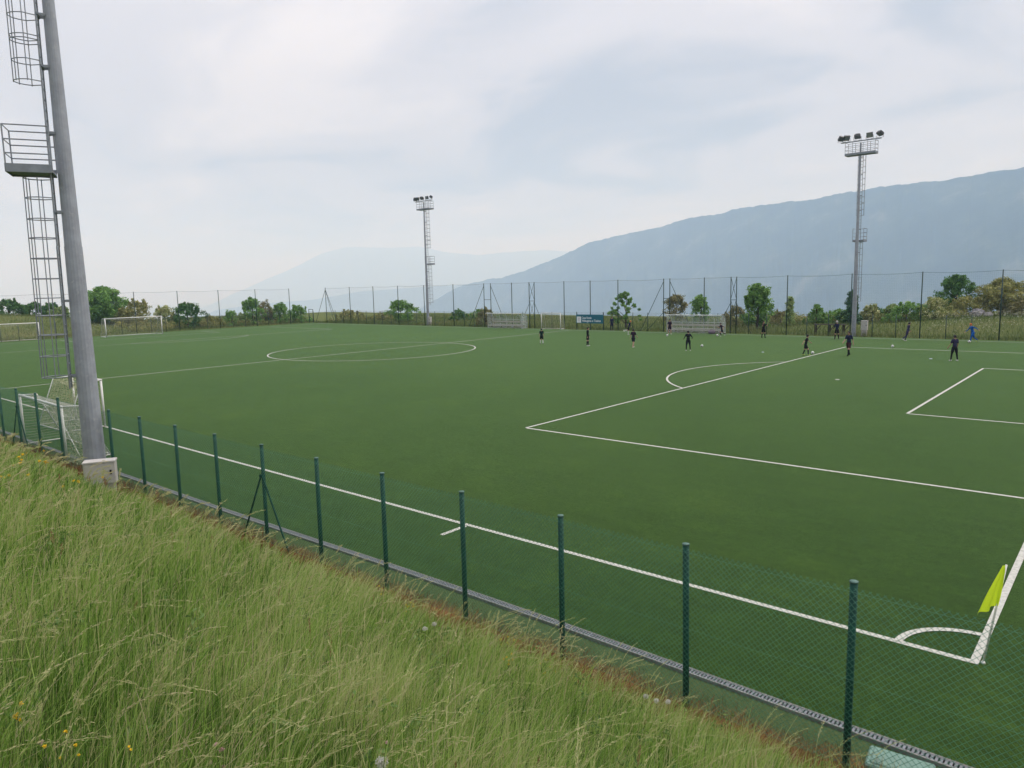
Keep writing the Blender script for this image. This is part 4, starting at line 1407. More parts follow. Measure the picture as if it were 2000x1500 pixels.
def rot(v, axis, deg):
    return Quaternion(axis, R(deg)) @ v
def person(label, px, py, heading, H, shirt, bottom, legs, socks, shoes, hair, pose, long_legs=False, long_sleeves=False, group='players and coaches training on the pitch'):
    """faces local +X.  pose: lean, side, and per limb (swing, out, bend)"""
    d = px_ray(px, py)
    q = CAM + d * (-CAM[2] / d[2])
    g = thing('person', label, 'person', (q[0], q[1], 0), R(heading), group)
    lean, side = pose.get('lean', 0), pose.get('side', 0)
    Y_, X_ = Vector((0, 1, 0)), Vector((1, 0, 0))
    def tq(v):      # torso frame
        return rot(rot(v, Y_, lean), X_, side)
    pel = Vector((0, 0, 0))
    sh_c = pel + tq(Vector((0, 0, 0.30 * H)))
    neck = pel + tq(Vector((0.0, 0, 0.345 * H)))
    hd_q = pose.get('head', (0, 0))
    hdir = rot(rot(Vector((0, 0, 1)), Y_, lean * 0.5 + hd_q[0]), X_, side * 0.5)
    head = neck + hdir * 0.075 * H + Vector((0.012 * H, 0, 0))
    segs = []      # (zone, a, b, ra, rb)
    waist = pel + tq(Vector((0, 0, 0.10 * H)))
    chest = pel + tq(Vector((0.005 * H, 0, 0.235 * H)))
    ell = []
    # torso as flattened ellipsoids
    TM = Matrix.Rotation(R(side), 3, 'X') @ Matrix.Rotation(R(lean), 3, 'Y')
    ell.append(('shirt', chest, (0.068 * H, 0.106 * H, 0.105 * H), TM))
    ell.append(('shirt', waist, (0.062 * H, 0.090 * H, 0.105 * H), TM))
    ell.append(('bottom', pel + tq(Vector((-0.005 * H, 0, 0.0))), (0.068 * H, 0.094 * H, 0.075 * H), TM))
    segs.append(('shirt', sh_c + tq(Vector((0, 0.085 * H, 0.002 * H))), sh_c + tq(Vector((0, -0.085 * H, 0.002 * H))), 0.040 * H, 0.040 * H))
    segs.append(('skin', sh_c, neck + hdir * 0.03 * H, 0.034 * H, 0.031 * H))
    ends = []
    for s_, nm in ((1, 'l'), (-1, 'r')):
        sw, ou, be = pose.get('leg_' + nm, (0, 4, 2))
        hip = pel + tq(Vector((0, s_ * 0.052 * H, -0.01 * H)))
        td = rot(rot(Vector((0, 0, -1)), Y_, -sw), X_, s_ * ou)
        knee = hip + td * 0.245 * H
        sdir = rot(rot(Vector((0, 0, -1)), Y_, -(sw - be)), X_, s_ * ou * 0.6)
        ank = knee + sdir * 0.235 * H
        mid = hip.lerp(knee, 0.62)
        z_low = 'bottom' if long_legs else 'skin'
        segs.append(('bottom', hip, mid, 0.062 * H, 0.056 * H))
        segs.append(('bottom' if long_legs else legs, mid, knee, 0.046 * H, 0.036 * H))
        cal = knee.lerp(ank, 0.32)
        segs.append(('bottom' if long_legs else socks, knee, cal, 0.035 * H, 0.035 * H))
        segs.append(('bottom' if long_legs else socks, cal, ank, 0.035 * H, 0.024 * H))
        fd = rot(Vector((1, 0, 0)), Y_, -(sw - be) * 0.75) if be > 25 or abs(sw) > 30 else Vector((1, 0, 0))
        fd = (fd + Vector((0, s_ * 0.15, 0))).normalized()
        heel = ank + Vector((0, 0, -0.018 * H)) - fd * 0.018 * H
        segs.append(('shoes', heel, ank + fd * 0.085 * H + Vector((0, 0, -0.022 * H)), 0.024 * H, 0.019 * H))
        ends += [heel.z - 0.024 * H, (ank + fd * 0.085 * H).z - 0.041 * H]
        # arms
        sw, ou, be = pose.get('arm_' + nm, (0, 10, 15))
        sh = sh_c + tq(Vector((0, s_ * 0.105 * H, -0.005 * H)))
        ud = tq(rot(rot(Vector((0, 0, -1)), Y_, -sw), X_, s_ * ou))
        elb = sh + ud * 0.165 * H
        inw = pose.get('in_' + nm, 0)
        fdv = tq(rot(rot(rot(Vector((0, 0, -1)), Y_, -(sw + be)), X_, s_ * (ou - inw)), Vector((0, 0, 1)), 0))
        wr = elb + fdv * 0.145 * H
        slv = 'shirt'
        md = sh.lerp(elb, 0.72)
        segs.append(('shirt', sh, md, 0.037 * H, 0.031 * H))
        segs.append(('shirt' if long_sleeves else 'skin', md, elb, 0.027 * H, 0.024 * H))
        segs.append(('shirt' if long_sleeves else 'skin', elb, wr, 0.024 * H, 0.017 * H))
        palm = wr + fdv * 0.045 * H
        segs.append(('skin', wr, palm, 0.016 * H, 0.020 * H))
        ends_hand = (wr, palm, fdv, s_)
        pose.setdefault('_hands', []).append(ends_hand)
    drop = min(ends)
    off = Vector((0, 0, -drop + 0.004 + pose.get('air', 0)))
    mb = MB()
    for z_, a, b_, ra, rb in segs:
        a, b_ = a + off, b_ + off
        dv = (b_ - a)
        L2 = dv.length
        dn = dv / max(L2, 1e-6)
        mb.poly([a - dn * ra * 0.95, a - dn * ra * 0.7, a - dn * ra * 0.3, a, b_, b_ + dn * rb * 0.3, b_ + dn * rb * 0.7, b_ + dn * rb * 0.95], [ra * 0.3, ra * 0.72, ra * 0.95, ra, rb, rb * 0.95, rb * 0.72, rb * 0.3], 10)
    for z_, c_, rr, M in ell:
        mb.ell(c_ + off, rr, 14, 10, M)
    hc = head + off
    hM = Matrix.Rotation(R(lean * 0.5 + hd_q[0]), 3, 'Y') @ Matrix.Rotation(R(hd_q[1]), 3, 'Z')
    hr = 0.068 * H
    mb.ell(hc, (hr * 0.86, hr * 0.74, hr), 14, 10, hM)
    mb.ell(hc + hM @ Vector((hr * 0.30, 0, -hr * 0.50)), (hr * 0.52, hr * 0.48, hr * 0.52), 10, 8, hM)
    mb.ell(hc + hM @ Vector((hr * 0.90, 0, -hr * 0.12)), (hr * 0.17, hr * 0.13, hr * 0.24), 8, 6, hM)
    tmp = mb.build('body_tmp', M_SKIN)
    md = tmp.modifiers.new('r', 'REMESH')
    md.mode = 'VOXEL'
    md.voxel_size = 0.0115 * H
    md.use_smooth_shade = True
    sm = tmp.modifiers.new('s', 'SMOOTH')
    sm.factor = 0.5
    sm.iterations = 3
    bpy.context.view_layer.update()
    me = bpy.data.meshes.new_from_object(tmp.evaluated_get(bpy.context.evaluated_depsgraph_get()))
    bpy.data.objects.remove(tmp)
    me.name = 'body'
    zones = ['skin', 'shirt', 'bottom', 'socks', 'shoes']
    me.materials.clear()
    for m_ in (M_SKIN, CL[shirt], CL[bottom], CL[socks] if socks in CL else M_SKIN, CL[shoes]):
        me.materials.append(m_)
    nF = len(me.polygons)
    cen = np.empty(nF * 3)
    me.polygons.foreach_get('center', cen)
    cen = cen.reshape(-1, 3)
    best = np.full(nF, 1e9)
    mi = np.zeros(nF, dtype=np.int32)
    def zi(z_):
        return {'skin': 0, 'shirt': 1, 'bottom': 2, 'shoes': 4}.get(z_, 3)
    for z_, a, b_, ra, rb in segs:
        a, b_ = np.array(a + off), np.array(b_ + off)
        dv = b_ - a
        u = np.clip(((cen - a) @ dv) / max(dv @ dv, 1e-9), 0, 1)
        dist = np.linalg.norm(cen - a - u[:, None] * dv, axis=1) - (ra + (rb - ra) * u)
        k_ = dist < best
        best[k_] = dist[k_]
        mi[k_] = 0 if z_ == 'skin' else zi(z_)
    for z_, c_, rr, M in ell:
        loc = (cen - np.array(c_ + off)) @ np.array(M)
        rn = np.linalg.norm(loc / np.array(rr), axis=1)
        dist = (rn - 1) * min(rr)
        k_ = dist < best
        best[k_] = dist[k_]
        mi[k_] = zi(z_)
    hd = np.linalg.norm(cen - np.array(hc), axis=1)
    mi[hd < hr * 1.12] = 0
    me.polygons.foreach_set('material_index', mi)
    me.polygons.foreach_set('use_smooth', np.ones(nF, dtype=bool))
    body = place('body', me, g)
    # hands: palm is in the body, five fingers leave it
    fm = MB()
    for wr, palm, fdv, s_ in pose.pop('_hands'):
        wr, palm = wr + off, palm + off
        sidev = fdv.cross(Vector((0, 1, 0)))
        sidev = sidev.normalized() if sidev.length > 0.1 else Vector((1, 0, 0))
        nrm = fdv.cross(sidev).normalized()
        for k_, (o_, L2) in enumerate(((-1.5, 0.036), (-0.5, 0.042), (0.5, 0.040), (1.5, 0.031))):
            b0 = palm + sidev * o_ * 0.0085 * H
            b1 = b0 + fdv * L2 * 0.55 * H
            b2 = b1 + (fdv * 0.8 + nrm * s_ * 0.5).normalized() * L2 * 0.5 * H
            fm.poly([b0, b1, b2], [0.0052 * H, 0.0048 * H, 0.0036 * H], 5)
        b0 = wr.lerp(palm, 0.35) + sidev * 0.016 * H
        b1 = b0 + (fdv * 0.7 + sidev * 0.7).normalized() * 0.022 * H
        fm.poly([b0, b1, b1 + fdv * 0.018 * H], [0.0062 * H, 0.0055 * H, 0.004 * H], 5)
    fm.build('fingers', M_SKIN, g, True)
    fc = MB()
    for s_ in (-1, 1):
        fc.ell(hc + hM @ Vector((hr * 0.80, s_ * hr * 0.29, hr * 0.06)), (hr * 0.08, hr * 0.13, hr * 0.08), 8, 5, hM)
    fc.box(tuple(hc + hM @ Vector((hr * 0.80, 0, -hr * 0.52))), (hr * 0.06, hr * 0.34, hr * 0.06), M=hM)
    fc.build('eyes_and_mouth', M_EYE, g, True)
    ea = MB()
    for s_ in (-1, 1):
        ea.ell(hc + hM @ Vector((0, s_ * hr * 0.76, -hr * 0.08)), (hr * 0.14, hr * 0.07, hr * 0.22), 8, 5, hM)
    ea.build('ears', M_SKIN, g, True)
    ha = MB()
    nu, nv = 18, 9
    P = []
    for j in range(nv + 1):
        ph = PI * 0.64 * j / nv
        for i in range(nu):
            th = 2 * PI * i / nu
            front = max(0, math.cos(th))
            ph2 = ph * (1 - 0.42 * front)
            rr = 1.10 + 0.05 * math.sin(7 * th + 3 * ph) + 0.03 * math.sin(13 * th)
            P.append(hc + hM @ Vector((math.sin(ph2) * math.cos(th) * hr * 0.88 * rr, math.sin(ph2) * math.sin(th) * hr * 0.76 * rr, math.cos(ph2) * hr * rr * 1.02)))
    ha.add(P, [(j * nu + i, j * nu + (i + 1) % nu, (j + 1) * nu + (i + 1) % nu, (j + 1) * nu + i) for j in range(nv) for i in range(nu)])
    ha.build('hair', M_HAIR[hair], g, True)
    return g
RT, AW, LF, TO = 40.9, 130.9, 220.9, 310.9       # headings: picture right, away, left, towards the camera
walk = dict(leg_l=(22, 3, 4), leg_r=(-18, 3, 14), arm_l=(-20, 8, 15), arm_r=(22, 8, 25))
stand = dict(leg_l=(2, 5, 2), leg_r=(-2, 5, 2), arm_l=(2, 9, 12), arm_r=(-4, 9, 14))
folded = dict(leg_l=(3, 4, 2), leg_r=(-3, 5, 3), arm_l=(25, 8, 85), in_l=55, arm_r=(25, 8, 85), in_r=55)
hips = dict(leg_l=(2, 7, 3), leg_r=(-3, 7, 4), arm_l=(-12, 32, 62), in_l=20, arm_r=(-12, 32, 62), in_r=20)
kick = dict(lean=10, side=4, leg_l=(-8, 5, 12), leg_r=(28, 4, 22), arm_l=(25, 38, 25), arm_r=(-35, 35, 20))
strike = dict(lean=20, side=-12, leg_l=(4, 6, 14), leg_r=(-34, 6, 55), arm_l=(30, 60, 20), arm_r=(-40, 50, 25))
run_ = dict(lean=16, leg_l=(42, 3, 55), leg_r=(-26, 3, 40), arm_l=(-40, 12, 80), arm_r=(38, 12, 85))
person('boy in dark green shirt and dark shorts standing alone near the halfway line', 1058, 672, AW + 10, 1.42, 'green', 'black', 'skin', 'white', 'maroon', 'dark', dict(stand))
person('player in long black top with black socks, second from the halfway line', 1148, 676, RT - 20, 1.66, 'black', 'black', 'skin', 'black', 'white', 'dark', dict(stand), long_sleeves=True)
person('bare-legged player in dark kit stepping out in front of the orange-haired player', 1237, 679, AW - 40, 1.62, 'plum', 'black', 'skin', 'skin', 'white', 'dark', dict(walk))
person('player all in black, back turned and hands on hips, beside a ball', 1344, 685, AW, 1.58, 'black', 'black', 'skin', 'black', 'white', 'dark', dict(hips), long_legs=True, long_sleeves=True)
person('orange-haired player in navy shirt leaning into a kick by the far touchline', 1228, 654, RT + 5, 1.52, 'navy', 'black', 'skin', 'white', 'white', 'orange', dict(strike), long_sleeves=True)
person('player in plum shirt facing the camera at the left end of the longer dugout', 1308, 653, TO, 1.55, 'plum', 'plum', 'skin', 'skin', 'white', 'dark', dict(stand))
person('adult in dark clothes standing by the fence under the young tree', 1195, 646, TO + 20, 1.62, 'navy', 'navy', 'skin', 'black', 'grey', 'brown', dict(stand), long_legs=True, long_sleeves=True)
person('player in dark kit crouching over a ball at the right end of the dugout', 1410, 657, LF + 15, 1.42, 'plum', 'black', 'skin', 'black', 'white', 'dark', dict(run_))
person('player in black shirt with hands raised to the face, below the leafy tree', 1491, 660, TO + 10, 1.58, 'black', 'black', 'skin', 'black', 'black', 'brown', dict(leg_l=(3, 6, 2), leg_r=(-3, 6, 2), arm_l=(50, 18, 95), in_l=30, arm_r=(50, 18, 95), in_r=30))
person('player in black with pale collar kicking a ball on the penalty area line', 1573, 694, RT - 25, 1.52, 'black', 'black', 'skin', 'black', 'lime', 'dark', dict(kick))
person('tall player in navy shirt, maroon shorts and black socks walking near the penalty area corner', 1657, 695, LF + 35, 1.76, 'navy', 'maroon', 'skin', 'black', 'black', 'dark', dict(walk))
person('grey-haired coach in navy top and shorts with legs apart, in front of the table', 1634, 663, AW + 15, 1.66, 'navy', 'black', 'skin', 'black', 'grey', 'grey', dict(leg_l=(2, 9, 2), leg_r=(-2, 9, 2), arm_l=(12, 12, 45), in_l=25, arm_r=(12, 12, 45), in_r=25), long_sleeves=True)
person('player in dark purple tracksuit leaning back left of the blue goalkeeper', 1772, 666, RT - 10, 1.60, 'purple', 'purple', 'skin', 'black', 'white', 'dark', dict(lean=8, leg_l=(-6, 4, 10), leg_r=(-20, 4, 30), arm_l=(20, 8, 30), arm_r=(-10, 8, 25)), long_legs=True, long_sleeves=True)
person('player in purple shirt and long black trousers with back to the camera', 1863, 705, AW + 5, 1.66, 'purple', 'black', 'skin', 'black', 'white', 'dark', dict(leg_l=(3, 10, 2), leg_r=(-3, 10, 3), arm_l=(8, 16, 22), arm_r=(8, 16, 22)), long_legs=True)
person('goalkeeper in bright blue tracksuit with orange hair running at a ball', 1899, 669, LF - 5, 1.62, 'blue', 'blue', 'skin', 'blue', 'lime', 'orange', dict(lean=14, side=6, leg_l=(26, 4, 16), leg_r=(-22, 4, 32), arm_l=(-35, 48, 20), arm_r=(30, 40, 25)), long_legs=True, long_sleeves=True)

# footballs: white with dark pentagon panels
m_ballw = paint('white_ball_panel', (0.74, 0.75, 0.72), 0.4, 0, 0.05, 20)
m_ballb = paint('dark_ball_panel', (0.10, 0.11, 0.12), 0.4)
bm = bmesh.new()
bmesh.ops.create_icosphere(bm, subdivisions=1, radius=1.0)
ico = [v.co.normalized().copy() for v in bm.verts]
bm.free()
phi = (1 + 5 ** 0.5) / 2
ico = [Vector(v).normalized() for v in [(0, s1, s2 * phi) for s1 in (-1, 1) for s2 in (-1, 1)] + [(s1, s2 * phi, 0) for s1 in (-1, 1) for s2 in (-1, 1)] + [(s2 * phi, 0, s1) for s1 in (-1, 1) for s2 in (-1, 1)]]
def half_ball(dark):
    bm = bmesh.new()
    bmesh.ops.create_icosphere(bm, subdivisions=4, radius=0.11)
    kill = [f for f in bm.faces if (max(f.calc_center_median().normalized().dot(i_) for i_ in ico) > 0.945) != dark]
    bmesh.ops.delete(bm, geom=kill, context='FACES')
    me = bpy.data.meshes.new('ball_panels')
    bm.to_mesh(me)
    bm.free()
    me.materials.append(m_ballb if dark else m_ballw)
    for p_ in me.polygons:
        p_.use_smooth = True
    return me
bw, bb_ = half_ball(False), half_ball(True)
for px_, py_, lab in ((1371, 678, 'white football lying right of the player in black with hands on hips'), (1303, 657, 'white football at the feet of the player in plum shirt'), (1401, 657, 'white football beside the crouching player at the dugout'),
        (1587, 692, 'white football being kicked on the penalty area line'), (1743, 679, 'white football lying alone between the two penalty area players and goalkeeper'), (1893, 670, 'white football at the feet of the blue goalkeeper')):
    d = px_ray(px_, py_)
    q = CAM + d * (-CAM[2] / d[2])
    g = thing('football', lab, 'football', (q[0], q[1], 0.115), random.uniform(0, 6), 'footballs on the pitch')
    g.rotation_euler = (random.uniform(0, 6), random.uniform(0, 6), random.uniform(0, 6))
    place('white_panels', bw, g)
    place('dark_panels', bb_, g)

# ------------------------------------------------------------------ grasses and flowers
def blades(P, hgt, wid, lean_dir, lean, curl, seed, nseg=3):
    """ribbon blades; P (n,3) roots; lean_dir (n,2) unit; lean = tip offset / height; returns V, [quads, tris]"""
    rg = np.random.default_rng(seed)
    n = len(P)
    th = rg.uniform(0, 2 * PI, n)
    side = np.stack([np.cos(th), np.sin(th), np.zeros(n)], 1)
    rows = []
    for j in range(nseg + 1):
        u = j / nseg
        off = (lean * hgt * (u ** (1 + curl)))[:, None]
        z = hgt * (u - 0.32 * np.minimum(lean, 1.4) * u ** 3)
        c_ = P + np.concatenate([lean_dir * off, z[:, None]], 1)
        if j < nseg:
            w_ = (wid * (1 - 0.55 * u))[:, None] * 0.5
            rows += [c_ - side * w_, c_ + side * w_]
        else:
            rows += [c_]
    k = len(rows)
    V = np.stack(rows, 1).reshape(-1, 3)
    base = np.arange(n)[:, None] * k
    quads = []
    for j in range(nseg - 1):
        quads.append(base + np.array([2 * j, 2 * j + 1, 2 * j + 3, 2 * j + 2]))
    quads = np.stack(quads, 1).reshape(-1, 4)
    tris = (base + np.array([2 * nseg - 2, 2 * nseg - 1, 2 * nseg])).reshape(-1, 3)
    return V, quads, tris, k
WIND = np.array([CR[0], CR[1]])          # stalks lean to the right of the picture
m_grass = leafy('meadow_grass', [(0.0, (0.045, 0.105, 0.016)), (0.22, (0.126, 0.245, 0.040)), (0.40, (0.228, 0.37, 0.064)), (0.62, (0.335, 0.46, 0.115)), (0.80, (0.44, 0.50, 0.19)), (0.92, (0.50, 0.45, 0.24)), (1.0, (0.54, 0.46, 0.29))], 0.52)
def bank_points(n, rmin, rmax, power, ymax, seed):
    rg = np.random.default_rng(seed)
    a0 = math.atan2(-CB[1], -CB[0])
    u = rg.random(n)
    e_ = 2 - power
    r_ = (rmin ** e_ + u * (rmax ** e_ - rmin ** e_)) ** (1 / e_)
    a = a0 + rg.uniform(-1.15, 1.30, n)
    X = CAM[0] + r_ * np.cos(a)
    Y = CAM[1] + r_ * np.sin(a)
    edge = ymax + 0.28 * fbm(np.stack([X, Y], 1) * 0.8, 3, 4.0)
    k = (Y < edge) & (X > -60) & (X < 14)
    # keep the mast, the cabinet and the ground in front of the lens clear
    k &= np.hypot(X + 21.66, Y + 3.90) > 0.40
    k &= ~((np.abs(X + 20.12) < 0.42) & (np.abs(Y + 4.32) < 0.22))
    return X[k], Y[k], r_[k]
X, Y, r_ = bank_points(500000, 0.9, 46.0, 1.15, -3.86, 5)
# the sward is clumped: thin it out in irregular gaps
gap = fbm(np.stack([X, Y], 1) * 2.6, 3, 71.0)
kk = np.random.default_rng(20).random(len(X)) < np.clip(0.95 + 2.2 * gap, 0.16, 1.0)
X, Y, r_ = X[kk], Y[kk], r_[kk]
Z = land_z(X, Y)
n = len(X)
rg = np.random.default_rng(21)
patch = fbm(np.stack([X, Y], 1) * 0.55, 4, 1.0)
patch2 = fbm(np.stack([X, Y], 1) * 1.7, 3, 8.0)
tuft = fbm(np.stack([X, Y], 1) * 4.5, 2, 15.0)
tuft2 = fbm(np.stack([X, Y], 1) * 6.5, 2, 44.0)
foot = smooth(-3.8, -5.6, Y)
hgt = (0.36 + 0.32 * rg.random(n) + 0.13 * patch + 0.08 * patch2 + 0.26 * tuft) * (0.30 + 0.70 * foot)
hgt = np.clip(hgt, 0.08, 0.90)
hgt *= 1 - 0.65 * np.exp(-(((X + 18.9) / 1.7) ** 2 + ((Y + 4.9) / 0.7) ** 2))      # trodden in front of the cabinet
wid = 0.0046 * rg.uniform(0.5, 1.7, n) * np.maximum(1.0, r_ / 5.5)
ang = rg.normal(0.0, 0.85, n) + 0.5 * patch2 + 1.6 * tuft2
ld = np.stack([WIND[0] * np.cos(ang) - WIND[1] * np.sin(ang), WIND[0] * np.sin(ang) + WIND[1] * np.cos(ang)], 1)
lean = np.abs(rg.normal(0.32, 0.28, n)) + 0.15 * (patch > 0.15)
V, Q, Tt, k = blades(np.stack([X, Y, Z], 1), hgt, wid, ld, lean, 0.9, 6)
val = np.clip(0.40 + 0.26 * patch + 0.22 * patch2 + 0.55 * tuft + rg.normal(0, 0.22, n), 0, 0.86)
weed = rg.random(n) < 0.012
wid[weed] *= rg.uniform(2.5, 4.5, weed.sum())
hgt[weed] *= 0.75
val[weed] = rg.uniform(0.1, 0.6, weed.sum())
dry = rg.random(n) < (0.06 + 0.10 * (patch2 > 0.15))
val[dry] = rg.uniform(0.86, 1.0, dry.sum())
bank_grass = place('meadow_grass', np_mesh('meadow_grass', V, [Q, Tt], m_grass, {'v': np.repeat(val, k)}))
tag(bank_grass, 'long green meadow grass covering the bank in front of the fence', 'grass', kind='stuff')

# flowering grasses: bent stalks with feathery heads
m_seed = leafy('grass_seed_heads', [(0.0, (0.29, 0.34, 0.11)), (0.5, (0.44, 0.44, 0.20)), (1.0, (0.58, 0.50, 0.31))], 0.45)
def seed_stalks(X, Y, Z, hmin, hmax, seed, k_, lean_=(0.12, 0.75)):
    rg = np.random.default_rng(seed)
    n = len(X)
    h_ = rg.uniform(hmin, hmax, n)
    a = rg.normal(0, 0.75, n)
    d = np.stack([WIND[0] * np.cos(a) - WIND[1] * np.sin(a), WIND[0] * np.sin(a) + WIND[1] * np.cos(a), 0 * a], 1)
    ln = rg.uniform(*lean_, n)
    fl_ = rg.uniform(0.20, 0.36, n)
    def at(u):
        """point and direction at fraction u of the stalk: straight below, arching over at the head"""
        o = ln * h_ * (0.35 * u ** 1.5 + 0.65 * u ** 4.5)
        z = h_ * (u - 0.30 * ln * u ** 6)
        do = ln * h_ * (0.525 * u ** 0.5 + 2.9 * u ** 3.5)
        dz = h_ * (1 - 1.8 * ln * u ** 5)
        p = np.stack([X, Y, Z], 1) + d * o[:, None]
        p[:, 2] += z
        t_ = d * do[:, None]
        t_[:, 2] += dz
        return p, t_ / np.linalg.norm(t_, axis=1)[:, None]
    side = np.stack([-d[:, 1], d[:, 0], 0 * a], 1)
    rows = []
    NS = 9
    for j in range(NS):
        p, _ = at(np.full(n, j / (NS - 1)))
        w_ = (0.0011 * k_)[:, None]
        rows += [p - side * w_, p + side * w_]
    V1 = np.stack(rows, 1).reshape(-1, 3)
    base = np.arange(n)[:, None] * (2 * NS)
    F1 = np.stack([base + np.array([2 * j, 2 * j + 1, 2 * j + 3, 2 * j + 2]) for j in range(NS - 1)], 1).reshape(-1, 4)
    v0 = rg.uniform(0, 0.5, n)
    A1 = np.repeat(v0, 2 * NS)
    v1 = np.clip(v0 + rg.uniform(0.1, 0.55, n), 0, 1)
    spread = rg.uniform(0.003, 0.013, n) * k_
    V2, A2 = [], []
    K = 34
    for s_ in range(K):
        f = s_ / K
        p, t_ = at(1 - fl_ * f)
        rv = rg.normal(size=(n, 3))
        rv[:, 2] -= 0.4
        rv /= np.linalg.norm(rv, axis=1)[:, None]
        grow = math.sin(PI * min(1.0, 0.15 + 0.85 * f)) ** 0.7
        o = p + rv * (spread * grow)[:, None]
        ax = t_ + rv * 0.28
        ax /= np.linalg.norm(ax, axis=1)[:, None]
        ls = (rg.uniform(0.007, 0.012, n) * k_)[:, None]
        wv = np.cross(ax, rg.normal(size=(n, 3)))
        wv /= np.linalg.norm(wv, axis=1)[:, None] + 1e-9
        wv *= (0.0017 * k_)[:, None]
        V2.append(np.stack([o - ax * ls, o + wv, o + ax * ls, o - wv], 1))
        A2.append(np.repeat(v1, 4))
    V2 = np.concatenate(V2).reshape(-1, 3)
    F2 = np.arange(len(V2)).reshape(-1, 4) + len(V1)
    return np.concatenate([V1, V2]), np.concatenate([F1, F2]), np.concatenate([A1, np.concatenate(A2)])
X, Y, r_ = bank_points(10500, 2.4, 32.0, 1.25, -4.8, 55)
keep = fbm(np.stack([X, Y], 1) * 0.7, 3, 2.0) > np.random.default_rng(3).uniform(-0.5, 0.35, len(X))
X, Y, r_ = X[keep], Y[keep], r_[keep]
V, F, A = seed_stalks(X, Y, land_z(X, Y), 0.50, 0.95, 31, np.maximum(1.1, r_ / 5.2))
sh_ = place('seeding_grass', np_mesh('seeding_grass', V, F, m_seed, {'v': A}))
tag(sh_, 'bent pale seed heads of tall grasses over the bank', 'grass', kind='stuff')

# upright rusty sorrel spikes and broad-leaved weeds among the grass
m_sorrel = leafy('sorrel_spikes', [(0.0, (0.16, 0.12, 0.05)), (0.5, (0.28, 0.14, 0.08)), (1.0, (0.36, 0.20, 0.12))], 0.3)
X, Y, r_ = bank_points(1500, 2.6, 34.0, 1.1, -4.0, 66)
keep = fbm(np.stack([X, Y], 1) * 0.6, 3, 33.0) + 0.9 * smooth(-6.5, -4.2, Y) > np.random.default_rng(4).uniform(-0.1, 0.9, len(X))
X, Y, r_ = X[keep], Y[keep], r_[keep]
V, F, A = seed_stalks(X, Y, land_z(X, Y), 0.30, 0.68, 67, np.maximum(1.3, r_ / 5.0), (0.0, 0.15))
tag(place('sorrel', np_mesh('sorrel', V, F, m_sorrel, {'v': A})), 'rusty sorrel spikes scattered through the bank grass', 'sorrel', kind='stuff')
m_weed = leafy('broad_weed_leaves', [(0.0, (0.06, 0.12, 0.03)), (0.6, (0.12, 0.21, 0.055)), (1.0, (0.19, 0.28, 0.09))], 0.35)
X, Y, r_ = bank_points(900, 3.6, 26.0, 1.1, -4.1, 68)
C_ = np.stack([X, Y, land_z(X, Y) + np.random.default_rng(8).uniform(0.18, 0.42, len(X))], 1)
V, F, v = leaf_cloud(C_, 16, np.full(len(C_), 0.11), 0.026, 69, 0.8)
tag(place('broad_leaved_weeds', np_mesh('broad_leaved_weeds', V, F, m_weed, {'v': v})), 'small broad-leaved weeds scattered through the bank grass', 'weeds', kind='stuff')

# dead red-brown growth along the fence foot
m_dead = leafy('dead_verge_growth', [(0.0, (0.12, 0.040, 0.018)), (0.45, (0.21, 0.085, 0.037)), (0.75, (0.24, 0.14, 0.075)), (0.86, (0.07, 0.10, 0.03)), (1.0, (0.10, 0.14, 0.045))], 0.25)
rg = np.random.default_rng(77)
n = 26000
X = 6 - 46 * rg.random(n) ** 1.35
Y = rg.normal(-3.62, 0.20, n)
k_ = (Y < -3.12) & (Y > -4.3) & (fbm(np.stack([X, Y * 2], 1) * 0.8, 3, 6.0) > -0.35)
X, Y = X[k_], Y[k_]
n = len(X)
dist = np.hypot(X - CAM[0], Y - CAM[1])
Z = 0.5 * np.clip(-3.9 - Y, 0, 1) - 0.015
hgt = rg.uniform(0.04, 0.19, n) * (0.6 + 0.5 * rg.random(n))
ang = rg.uniform(0, 2 * PI, n)
V, Q, Tt, k = blades(np.stack([X, Y, Z], 1), hgt, 0.005 * rg.uniform(0.6, 1.6, n) * np.maximum(1, dist / 9), np.stack([np.cos(ang), np.sin(ang)], 1), np.abs(rg.normal(0.5, 0.4, n)), 0.6, 78)
dv = place('dead_growth', np_mesh('dead_growth', V, [Q, Tt], m_dead, {'v': np.repeat(rg.random(n), k)}))
tag(dv, 'dry red-brown weeds along the foot of the near fence', 'weeds', kind='stuff')

# rough meadow beyond the far fences
m_mead = leafy('rough_meadow', [(0.0, (0.070, 0.115, 0.025)), (0.45, (0.125, 0.165, 0.045)), (0.72, (0.20, 0.20, 0.08)), (0.9, (0.30, 0.24, 0.12)), (1.0, (0.34, 0.29, 0.17))], 0.3)
rg = np.random.default_rng(91)
n1_ = 70000
Xa = -108 + 116 * rg.random(n1_)
Ya = 62.0 + 24 * rg.random(n1_) ** 1.5
n2_ = 34000
Xb = -108.4 - 34 * rg.random(n2_) ** 1.4
Yb = 4 + 60 * rg.random(n2_)
X, Y = np.concatenate([Xa, Xb]), np.concatenate([Ya, Yb])
n = len(X)
pt = fbm(np.stack([X, Y], 1) / 5.0, 4, 12.0)
hgt = np.clip(0.32 + 0.25 * pt + 0.22 * rg.random(n), 0.1, 0.9)
ang = rg.uniform(0, 2 * PI, n)
V, Q, Tt, k = blades(np.stack([X, Y, land_z(X, Y)], 1), hgt, rg.uniform(0.012, 0.04, n), np.stack([np.cos(ang), np.sin(ang)], 1), np.abs(rg.normal(0.4, 0.3, n)), 0.8, 92, 2)
mw = place('rough_meadow', np_mesh('rough_meadow', V, [Q, Tt], m_mead, {'v': np.repeat(np.clip(0.30 + 0.50 * pt + rg.normal(0, 0.2, n), 0, 1), k)}))
